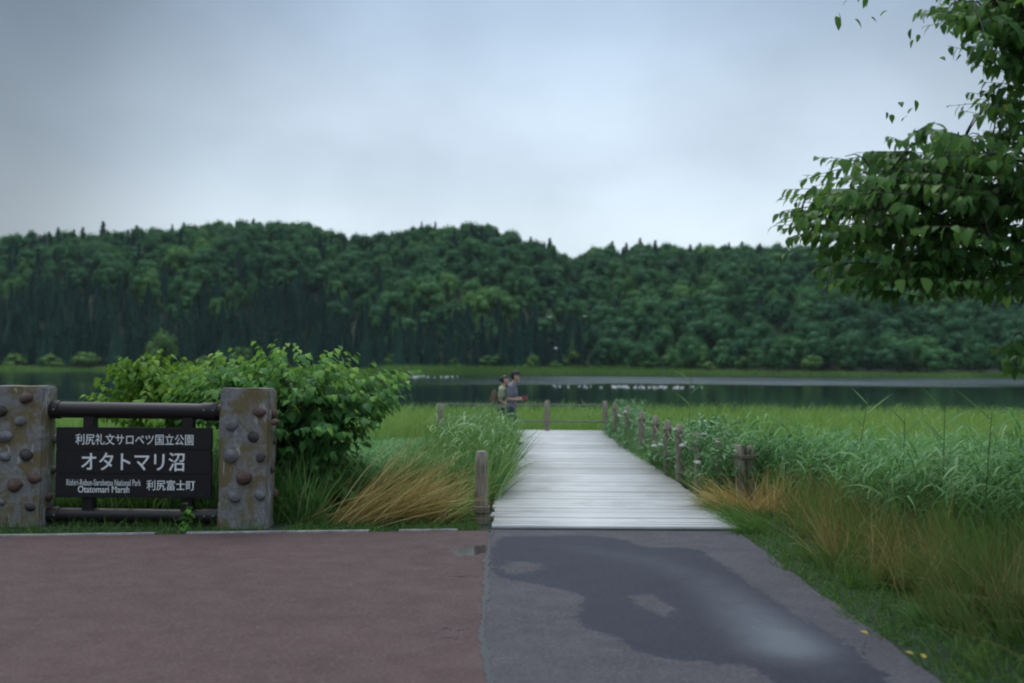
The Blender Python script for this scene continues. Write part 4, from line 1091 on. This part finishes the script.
for c_ in cen[::4]:
    e_ = c_ - bb; b0_ = np.array((rng.normal(0, .25), rng.normal(0, .15), 0)); t = np.linspace(0, 1, 7)[:, None]
    mid_ = np.array((b0_[0] * .6 + e_[0] * .4, e_[1] * .4, e_[2] * .75 + .1))
    P = (1 - t) ** 2 * b0_ + 2 * t * (1 - t) * mid_ + t ** 2 * e_
    tubes(ac, P, np.linspace(.012, .004, 7), 6)
ac.build('stems', M['stem'], bush)
# yellow green bush behind the sign
YB = 15.0
yb = at(155, 480, YB); yb[2] = float(terrain(yb[0], YB))
bush2 = empty('leafy_bush', yb, 'yellow green bush rising behind the sign board', 'bush')
cen = ell_points([(130, 372, 22, 12), (158, 366, 26, 12), (180, 374, 20, 10), (150, 385, 50, 16), (150, 405, 60, 20), (190, 395, 24, 24)], YB, .35, 230)
ac = Acc(); shoots(ac, None, cen - yb, np.array((0, 0, .7)), 8, (.09, .15), .45, lambda P, n: rng.normal(.4, .25, n), LB, .5); ac.build('foliage', M['ybush'], bush2)
ac = Acc()
for c_ in cen[::4]:
    e_ = c_ - yb; t = np.linspace(0, 1, 6)[:, None]; b0_ = np.array((rng.normal(0, .2), rng.normal(0, .15), 0))
    tubes(ac, (1 - t) ** 2 * b0_ + 2 * t * (1 - t) * np.array((e_[0] * .4, e_[1] * .4, e_[2] * .75)) + t ** 2 * e_, np.linspace(.012, .004, 6), 6)
ac.build('stems', M['stem'], bush2)
# small weeds at the foot of the sign
for px, py, lab in ((186, 512, 'small bright weed growing up in front of the lower sign rail'), (325, 505, 'broad leaved weed at the foot of the leafy bush')):
    q = at(px, py, SY - .1 if px < 200 else 11.8); zb = float(terrain(q[0], q[1])); e = empty('weed', (q[0], q[1], zb), lab, 'weed')
    ac = Acc(); n = 26; hz = rng.uniform(.03, q[2] - zb + .1, n)
    scatter(ac, LB[0], LB[1], np.stack([rng.normal(0, .03, n), rng.normal(0, .03, n), hz], 1), rotmats(rng.uniform(0, 6.28, n), rng.uniform(-.4, .5, n), rng.normal(0, .3, n)), rng.uniform(.06, .13, n), rng.uniform(.3, .9, n))
    ac.build('foliage', M['bush'], e)
    ac = Acc(); tubes(ac, np.array([(0, 0, 0), (0.01, 0, q[2] - zb + .1)]), [.006, .003], 6); ac.build('stem', M['stem'], e)

# overhanging tree on the right
TY = 8.0
tb = np.array((6.9, 9.0, -0.05))
tree = empty('broadleaf_tree', tb, 'dark green leaning tree on the right whose drooping branches overhang the marsh', 'tree')
ells = [(805, 222, 30, 20), (842, 215, 42, 36), (868, 172, 40, 32), (915, 150, 44, 34), (900, 205, 55, 46), (955, 165, 40, 40), (960, 220, 50, 40), (1000, 190, 40, 50), (880, 258, 50, 24), (862, 284, 16, 14), (940, 270, 50, 22), (990, 280, 40, 16), (992, 104, 16, 14), (1000, 92, 12, 12), (1015, 118, 18, 20), (1045, 225, 40, 50), (1080, 150, 60, 60),
        (962, 4, 30, 12), (975, 12, 28, 14), (1000, 30, 30, 28), (1004, 35, 30, 34), (1012, 70, 18, 14),  (1050, 20, 40, 60), (1100, -40, 120, 60), (1000, -60, 120, 45), (1035, 350, 28, 16)]
cen = ell_points(ells, TY, .45, 980)
ppx = 512 + cen[:, 0] / cen[:, 1] * FPX; cen = cen[(cen[:, 2] < np.interp(ppx, [860, 960], [3.45, 3.75])) | ((ppx > 950) & (cen[:, 2] > 4.0)) | (ppx > 985)]        # the top limb stays to the right
wt = np.array([e[2] * e[3] for e in ells])
ac = Acc(); LTt = leaf_template(.54, .40, .2, 5)
twl = Acc(); shoots(ac, twl, cen - tb, np.array((-1.6, -.6, 2.2)), 10, (.075, .15), .55, lambda P, n: rng.normal(.5, .22, n), LTt, .25, (.05, 1.0), .3, .003, .45)
# crown beyond the frame, closing the tree overhead
ex = np.stack([rng.normal(7.0, 1.3, 260), rng.normal(8.9, 1.3, 260), rng.normal(5.6, .9, 260)], 1)
leafy(ac, ex - tb, None, 9, (.08, .13), .14, None, lambda P, n: np.clip(rng.normal(.5, .22, n), 0, .95), LTt, (.25, 1.25))
ac.build('crown', M['neartree'], tree)
ac = Acc(); t = np.linspace(0, 1, 9); tp = np.stack([.25 * np.sin(t * 3) - .3 * t, -.3 * t, 6.2 * t], 1); tubes(ac, tp, .17 * (1 - .75 * t) + .02, 12)
ac.build('trunk', M['bark'], tree)
limbs = []
for tgt, z0, r in ((at(800, 222, TY), 2.0, .055), (at(880, 190, TY - .2), 2.4, .05), (at(960, 150, TY + .3), 2.7, .045), (at(930, 262, TY + .2), 1.9, .04), (at(960, 5, TY), 3.6, .05), (at(1000, 60, TY + .2), 3.2, .035), (at(1030, 350, TY), 1.5, .03), (np.array((7.8, 9.6, 6.5)), 4.5, .05), (np.array((6, 8.2, 6.4)), 4.6, .05)):
    s0 = np.array((np.interp(z0, tp[:, 2], tp[:, 0]), np.interp(z0, tp[:, 2], tp[:, 1]), z0)); e_ = tgt - tb; u = np.linspace(0, 1, 12)[:, None]
    mid_ = s0 * .5 + e_ * .5 + np.array((0, 0, .35)); P = (1 - u) ** 2 * s0 + 2 * u * (1 - u) * mid_ + u ** 2 * e_
    P[1:-1] += rng.normal(0, .03, (10, 3)); la = Acc(); tubes(la, P, np.linspace(r, .008, 12), 8); la.build('branch', M['bark'], tree); limbs.append(P)
LP = np.concatenate(limbs); tw = twl
for c_ in (cen - tb)[::4]:
    k = np.argmin(((LP - c_) ** 2).sum(1) + 0.15 * (LP[:, 0] < c_[0])); u = np.linspace(0, 1, 5)[:, None]
    P = LP[k] * (1 - u) + c_ * u; P[:, 2] += .12 * np.sin(u[:, 0] * np.pi); tubes(tw, P, np.linspace(.009, .003, 5), 5)
tw.build('twigs', M['bark'], tree)

# fallen yellow leaves on the verge
M['fallen'] = plain('yellow leaf', (0.34, 0.24, 0.03), 0.6, .3, 20, .1)
for i, (px, py, w) in enumerate(((868, 634, 'closest to the path'), (905, 652, 'deep in the right verge'), (924, 658, 'lying nearest the right bottom corner'), (899, 626, 'caught in long grass'), (803, 568, 'by the middle of the path edge'))):
    q = G(px, py, .10); V, F = leaf_template(.6, .2, .3, 5)
    o = link_mesh('fallen_leaf', npmesh('fallen_leaf', V * .055, F), M['fallen']); o.location = q; o.rotation_euler = (random.uniform(-.4, .4), random.uniform(-.4, .2), random.uniform(0, 6))
    tag(o, 'fallen yellow leaf ' + w, 'leaf', 'fallen yellow leaves on the right verge')

# ------------------------------------------------------------------ gulls
def gull_mesh(flying):
    ac = Acc()
    V, F = ellipsoid((0, 0, .07), (.23, .085, .085), 12, 8); V[:, 2] += np.clip(-V[:, 0] - .12, 0, 1) * .35; ac.add(V, F)
    V, F = ellipsoid((.2, 0, .19), (.065, .05, .055), 10, 7); ac.add(V, F)
    V, F = tube(np.array([(.14, 0, .1), (.19, 0, .17)]), [.06, .045], 8); ac.add(V, F)
    V, F = tube(np.array([(.25, 0, .185), (.33, 0, .17)]), [.016, .004], 6); ac.add(V, F)
    if flying:
        for s in (-1, 1):
            Pp = np.array([(.08, s * .05, .10), (.12, s * .32, .24), (.0, s * .68, .20)]); w = [.09, .085, .02]
            VV = []
            for q_, ww in zip(Pp, w): VV += [q_ + (ww, 0, .008), q_ - (ww, 0, -.004), q_ - (ww, 0, .008), q_ + (ww, 0, -.006)]
            FF = []
            for i in range(2):
                for j in range(4): FF.append((i*4+j, i*4+(j+1) % 4, (i+1)*4+(j+1) % 4, (i+1)*4+j))
            ac.add(np.array(VV), np.array(FF))
    return acc_mesh(ac, 'gull', M['gullwhite'])
GF, GS = gull_mesh(True), gull_mesh(False)
def gull(px, py, Y, mesh, label, group, s=1.0):
    p_ = at(px, py, Y) if Y else G(px, py, WATER)
    o = link_mesh('gull', mesh, None); o.location = p_ - np.array((0, 0, .03 if not Y else 0)); o.rotation_euler = (0, random.uniform(-.1, .1), random.uniform(0, 6.28)); o.scale = (s,) * 3
    tag(o, label, 'gull', group)
gull(549, 318, 150, GF, 'white gull flying higher at left before the dark hillside', 'gulls flying over the lake', 1.1)
gull(584, 317, 150, GF, 'white gull flying at right before the dark hillside', 'gulls flying over the lake', 1.0)
gull(556, 349, 160, GF, 'white gull flying low over the far bank', 'gulls flying over the lake', 1.0)
for k in range(60):
    px = 612 + 90 * random.random() ** 1.3 if k > 12 else random.uniform(548, 615); gull(min(max(px, 548), 702), 387.0 + random.uniform(-.9, .9) + (px - 600) * .006, None, GS, 'white gull floating in the long flock on the middle of the lake', 'gulls floating on the middle of the lake', random.uniform(.5, .75))
for k in range(22):
    gull(random.uniform(404, 468), 376.8 + random.uniform(-.5, .5), None, GS, 'white gull floating in the small flock on the left, towards the far shore', 'gulls floating towards the far shore', random.uniform(.8, 1.1))

# ------------------------------------------------------------------ the two visitors
M['skin'] = plain('skin', (0.50, 0.31, 0.24), 0.55, .06, 8, 0)
M['hair'] = plain('dark hair', (0.018, 0.014, 0.012), 0.5, .3, 30, .2)
M['eye'] = plain('eye', (0.03, 0.02, 0.02), 0.3, .1, 10, 0)
M['tee'] = plain('grey violet shirt', (0.17, 0.165, 0.21), 0.85, .15, 12, .2)
M['blouse'] = plain('pale olive top', (0.30, 0.33, 0.22), 0.85, .12, 12, .2)
M['jeans'] = plain('dark blue trousers', (0.035, 0.05, 0.085), 0.85, .2, 14, .2)
M['cap'] = plain('dark cap', (0.025, 0.03, 0.035), 0.8, .2, 14, .1)
M['bag'] = plain('tan backpack', (0.22, 0.165, 0.12), 0.8, .2, 12, .2)
M['shoe'] = plain('dark shoes', (0.05, 0.05, 0.055), 0.6, .2, 12, .1)
M['pink'] = plain('red camera strap bag', (0.30, 0.09, 0.10), 0.6, .2, 12, .1)
def ctube(path, rad):
    ac = Acc(); tubes(ac, np.array(path), np.array(rad), 8)
    return np.concatenate(ac.V), [np.concatenate(f) for f in ac.F.values()]
def capsule(p, q, r1, r2):
    """closed tapered limb with round ends"""
    p, q = np.array(p, float), np.array(q, float); d = q - p; L = np.linalg.norm(d); d /= L
    a = np.linspace(np.pi / 2, 0.12, 5); b_ = np.linspace(0.12, np.pi / 2, 5)
    path = [p - d * r1 * math.sin(t) for t in a] + [p + d * L * t for t in (.15, .38, .62, .85)] + [q + d * r2 * math.sin(t) for t in b_]
    u = (.15, .38, .62, .85)
    rad = [max(r1 * math.cos(t), .002) for t in a] + [r1 + (r2 - r1) * t for t in u] + [max(r2 * math.cos(t), .002) for t in b_]
    ac = Acc(); tubes(ac, np.array(path), np.array(rad), 14)
    n = 14; V = np.concatenate(ac.V); F = [np.concatenate(f) for f in ac.F.values()]
    return V, F
def fuse(pieces, voxel, name, mat, parent, smooth=2):
    """join shells and remesh them into one continuous skin"""
    ac = Acc()
    for V, F in pieces:
        if isinstance(F, list):
            n0_ = ac.n; ac.add(V, F[0])
            for f in F[1:]: ac.F.setdefault(f.shape[1], []).append(f + n0_)
        else: ac.add(V, F)
    me = npmesh('tmp', np.concatenate(ac.V), [np.concatenate(f) for f in ac.F.values()])
    o = bpy.data.objects.new('tmp', me); COL.objects.link(o)
    r = o.modifiers.new('r', 'REMESH'); r.mode = 'VOXEL'; r.voxel_size = voxel; r.use_smooth_shade = True
    s = o.modifiers.new('sm', 'SMOOTH'); s.iterations = smooth; s.factor = .5
    dg = bpy.context.evaluated_depsgraph_get(); ev = bpy.data.meshes.new_from_object(o.evaluated_get(dg))
    bpy.data.objects.remove(o); bpy.data.meshes.remove(me); ev.name = name; ev.materials.clear()
    return link_mesh(name, ev, mat, parent)
def head(c, s=1.0):
    """faces +X"""
    V, F = ellipsoid((0, 0, 0), (.096, .076, .118), 24, 18)
    V[:, 0] += np.where(V[:, 2] < -.03, .012, 0)                                   # jaw forward
    V[:, 1] *= np.where(V[:, 2] < -.04, 1 + (V[:, 2] + .04) * 3.2, 1)
    pcs = [(V * s + c, F)]
    n_, f_ = ctube([(.090, 0, .012), (.112, 0, -.020), (.098, 0, -.036)], [.010, .016, .013]); pcs.append((n_ * s + c, f_))
    for dz, r in ((-.062, .009), (-.074, .010)):
        q_, f_ = ellipsoid((.094, 0, dz), (.012, .024, r * .7), 10, 6); pcs.append((q_ * s + c, f_))
    q_, f_ = ellipsoid((.078, 0, -.104), (.026, .028, .018), 10, 7); pcs.append((q_ * s + c, f_))
    q_, f_ = ellipsoid((.082, 0, .03), (.014, .05, .012), 10, 6); pcs.append((q_ * s + c, f_))   # brow
    for sd in (-1, 1):
        q_, f_ = ellipsoid((-.005, sd * .078, -.01), (.022, .012, .032), 10, 8); pcs.append((q_ * s + c, f_))
    return pcs
def hand(wrist, dirv, down, s=1.0):
    """palm and five bent fingers rooted in the palm"""
    d = np.array(dirv, float); d /= np.linalg.norm(d); dn = np.array(down, float); dn -= d * (dn @ d); dn /= np.linalg.norm(dn); sd = np.cross(d, dn)
    w = np.array(wrist, float); pcs = []
    Rm = np.stack([d, sd, dn], 1)
    V, F = ellipsoid((0, 0, 0), (.052, .042, .017), 14, 9); pcs.append((V @ Rm.T * s + w + d * .05 * s, F))
    for k, (o_, L) in enumerate(((-.030, .062), (-.010, .074), (.011, .069), (.030, .054))):
        b_ = w + (d * .088 + sd * o_) * s; p1 = b_ + (d * L * .5 + dn * L * .12) * s; p2 = p1 + (d * L * .28 + dn * L * .28) * s; p3 = p2 + (d * L * .08 + dn * L * .28) * s
        pcs.append(ctube([b_ - d * .02 * s, b_, p1, p2, p3], [.010 * s, .010 * s, .009 * s, .0085 * s, .006 * s]))
    b_ = w + (d * .03 + sd * -.035) * s; pcs.append(ctube([b_, b_ + (sd * -.026 + d * .028) * s, b_ + (sd * -.022 + d * .058 + dn * .02) * s], [.013 * s, .011 * s, .008 * s]))
    return pcs
def person(loc, hgt, rz, label, shirt, tilt, armpose, hat, bag, hold):
    k = hgt / 1.72
    e = empty('person', loc, label, 'person', None, rz)
    P = {}
    def v(n, x, y, z): P[n] = np.array((x, y, z)) * k
    v('pel', 0, 0, .93); v('waist', .0, 0, 1.08); v('chest', .01 + tilt * .3, 0, 1.27); v('ubk', .0 + tilt * .6, 0, 1.42); v('nk', .015 + tilt, 0, 1.50); v('hd', .035 + tilt * 1.2, 0, 1.57)
    for s, n in ((1, 'l'), (-1, 'r')):
        st = .10 * s
        v(n + 'hip', 0, s * .09, .89); v(n + 'knee', .03 + st * .3, s * .10, .49); v(n + 'ank', -.02 + st, s * .105, .09); v(n + 'toe', .12 + st, s * .125, .035); v(n + 'heel', -.06 + st, s * .105, .04)
        v(n + 'sh', .0 + tilt * .55, s * .19, 1.40)
        ex, ey, ez, wx, wy, wz = armpose[n]
        v(n + 'elb', ex, s * ey, ez); v(n + 'wr', wx, s * wy, wz)
    names = list(P); idx = {n: i for i, n in enumerate(names)}
    E = [('pel', 'waist'), ('waist', 'chest'), ('chest', 'ubk'), ('ubk', 'nk'), ('nk', 'hd')]
    for n in 'lr': E += [('pel', n + 'hip'), (n + 'hip', n + 'knee'), (n + 'knee', n + 'ank'), (n + 'ank', n + 'toe'), (n + 'ank', n + 'heel'), ('ubk', n + 'sh'), (n + 'sh', n + 'elb'), (n + 'elb', n + 'wr')]
    rad = {'pel': .125, 'waist': .115, 'chest': .128, 'ubk': .095, 'nk': .052, 'hd': .05}
    for n in 'lr': rad.update({n + 'hip': .088, n + 'knee': .055, n + 'ank': .038, n + 'toe': .03, n + 'heel': .034, n + 'sh': .058, n + 'elb': .039, n + 'wr': .026})
    TORSO = [('pel', (.115, .160, .125)), ('waist', (.105, .140, .15)), ('chest', (.118, .165, .17)), ('ubk', (.085, .165, .075))]
    def sk(sel, grow, torso):
        out = [capsule(P[a], P[b_], (rad[a] + grow) * k, (rad[b_] + grow) * k) for a, b_ in E if a in sel and b_ in sel]
        return out + [ellipsoid(P[n], tuple((q_ + grow) * k for q_ in r), 20, 14) for n, r in TORSO if n in torso]
    hc = P['hd'] + np.array((.02, 0, .085)) * k
    pcs = sk(set(names), 0, ('pel', 'waist', 'chest', 'ubk')) + head(hc, k)
    for n in 'lr': pcs += hand(P[n + 'wr'], P[n + 'wr'] - P[n + 'elb'], (0.1, 0, -1), k)
    fuse(pcs, .009, 'body', M['skin'], e)
    # clothes follow the same skeleton, a little larger
    q = {n + 'slv': None for n in 'lr'}
    for n in 'lr':
        P[n + 'slv'] = P[n + 'sh'] * .3 + P[n + 'elb'] * .7; rad[n + 'slv'] = .052; names.append(n + 'slv')
        P[n + 'hem'] = P[n + 'ank'] + np.array((0, 0, .01)); rad[n + 'hem'] = .052; names.append(n + 'hem')
        E.extend([(n + 'sh', n + 'slv'), (n + 'knee', n + 'hem')])
    fuse(sk({'ubk', 'lsh', 'rsh', 'lslv', 'rslv'}, .016, ('pel', 'waist', 'chest', 'ubk')), .012, 'shirt', shirt, e, 5)
    fuse(sk({'pel', 'lhip', 'rhip', 'lknee', 'rknee', 'lhem', 'rhem'}, .010, ('pel',)), .012, 'trousers', M['jeans'], e, 5)
    for n in 'lr':
        f0 = (P[n + 'heel'] + P[n + 'toe']) / 2
        Vs, Fs = ellipsoid((0, 0, 0), (.14 * k, .05 * k, .045 * k), 14, 9); Vs[:, 2] = np.maximum(Vs[:, 2], -.03)
        Vs += np.array((f0[0] + .01, f0[1], .031)); link_mesh('shoe', npmesh('shoe', Vs, Fs, smooth=True), M['shoe'], e)
        Ve, Fe = ellipsoid(hc + np.array((.088, (.032 if n == 'l' else -.032), .012)) * k, (.010 * k, .013 * k, .008 * k), 8, 6); link_mesh('eye', npmesh('eye', Ve, Fe, smooth=True), M['eye'], e)
    Vh, Fh = ellipsoid((0, 0, 0), (.108 * k, .089 * k, .118 * k), 22, 16, None, .06, 5)
    keep = (Vh[Fh].mean(1)[:, 2] > .035 * k) | ((Vh[Fh].mean(1)[:, 0] < -.015 * k) & (Vh[Fh].mean(1)[:, 2] > -.08 * k))
    link_mesh('hair', npmesh('hair', Vh + hc + np.array((-.008, 0, .012)) * k, Fh[keep], smooth=True), M['hair'], e)
    if hat:
        Vc, Fc = ellipsoid((0, 0, 0), (.116 * k, .098 * k, .10 * k), 22, 14); kp = Vc[Fc].mean(1)[:, 2] > -.004
        cp_ = Acc(); cp_.add(Vc + hc + np.array((-.004, 0, .05)) * k, Fc[kp])
        br, bf = ellipsoid((.11 * k, 0, 0), (.085 * k, .07 * k, .010 * k), 16, 8); cp_.add(br + hc + np.array((0, 0, .052)) * k, bf)
        cp_.build('cap', M['cap'], e, True)
    else:
        Vb, Fb = ellipsoid(hc + np.array((-.11, 0, .03)) * k, (.045 * k, .045 * k, .05 * k), 12, 9); link_mesh('hair_bun', npmesh('hair_bun', Vb, Fb, smooth=True), M['hair'], e)
    return e, P, k, hc
LZ = 0.047
pm = at(511, 440, 21.9); pw = at(501.5, 440, 22.5)
ARM = {'l': (-.01, .235, 1.13, .215, .10, 1.13), 'r': (-.02, .235, 1.12, .205, .09, 1.10)}
e1, P1, k1, hc1 = person((pm[0], 21.9, LZ), 1.56, R(-12), 'man in a dark cap and grey shirt on the boardwalk, forearms raised before him', M['tee'], .04, ARM, True, False, True)
ARM2 = {'l': (-.02, .25, 1.14, .12, .22, .98), 'r': (-.02, .25, 1.14, .14, .20, 1.0)}
e2, P2, k2, hc2 = person((pw[0], 22.5, LZ), 1.46, R(-6), 'woman with tied dark hair and pale olive top standing behind the man in the cap', M['blouse'], .02, ARM2, False, True, False)
def rounded(name, c, s, mat, parent, bev): return bevel_box(name, c, s, mat, parent, bev)
def at_person(e, v):            # person-local -> world
    return np.array(Matrix.Translation(e.location) @ Matrix.Rotation(e.rotation_euler[2], 4, 'Z') @ Vector(v))
cw = at_person(e1, (.30, 0, 1.04))
cm_ = empty('camera_bag', cw, 'small dark red bag held in front of the man in the cap', 'bag', None, R(-12))
rounded('bag_body', (0, 0, 0), (.11, .16, .12), M['pink'], cm_, .02)
rounded('bag_flap', (.005, 0, .056), (.118, .165, .02), M['cap'], cm_, .006)
bw_ = at_person(e2, (-.165, 0, 1.03))
bp = empty('backpack', bw_, 'tan backpack worn by the woman in the olive top', 'backpack', None, R(-6))
rounded('pack_body', (0, 0, 0), (.14, .26, .32), M['bag'], bp, .045)
rounded('front_pocket', (-.085, 0, -.05), (.05, .18, .15), M['bag'], bp, .025)
for s in (-1, 1):
    ac = Acc(); tubes(ac, np.array([(.05, s * .09, .13), (.15, s * .10, .225), (.27, s * .10, .14), (.285, s * .11, .0), (.18, s * .135, -.11), (.06, s * .11, -.12)]), .016, 6); ac.build('shoulder_strap', M['cap'], bp)
print('faces', sum(len(o.data.polygons) for o in COL.objects if o.type == 'MESH'))

# ------------------------------------------------------------------ damp air over the lake
m = bpy.data.materials.new('damp air'); m.use_nodes = True; m.node_tree.nodes.clear()
o_ = m.node_tree.nodes.new('ShaderNodeOutputMaterial'); v_ = m.node_tree.nodes.new('ShaderNodeVolumePrincipled')
v_.inputs['Color'].default_value = (0.82, 0.93, 1.0, 1); v_.inputs['Density'].default_value = 0.00007; v_.inputs['Anisotropy'].default_value = 0.2
m.node_tree.links.new(v_.outputs[0], o_.inputs['Volume'])
V, F = box((0, 820, 58), (3300, 1790, 126))
hz_ = link_mesh('haze', npmesh('haze', V, F), m); tag(hz_, kind='stuff')
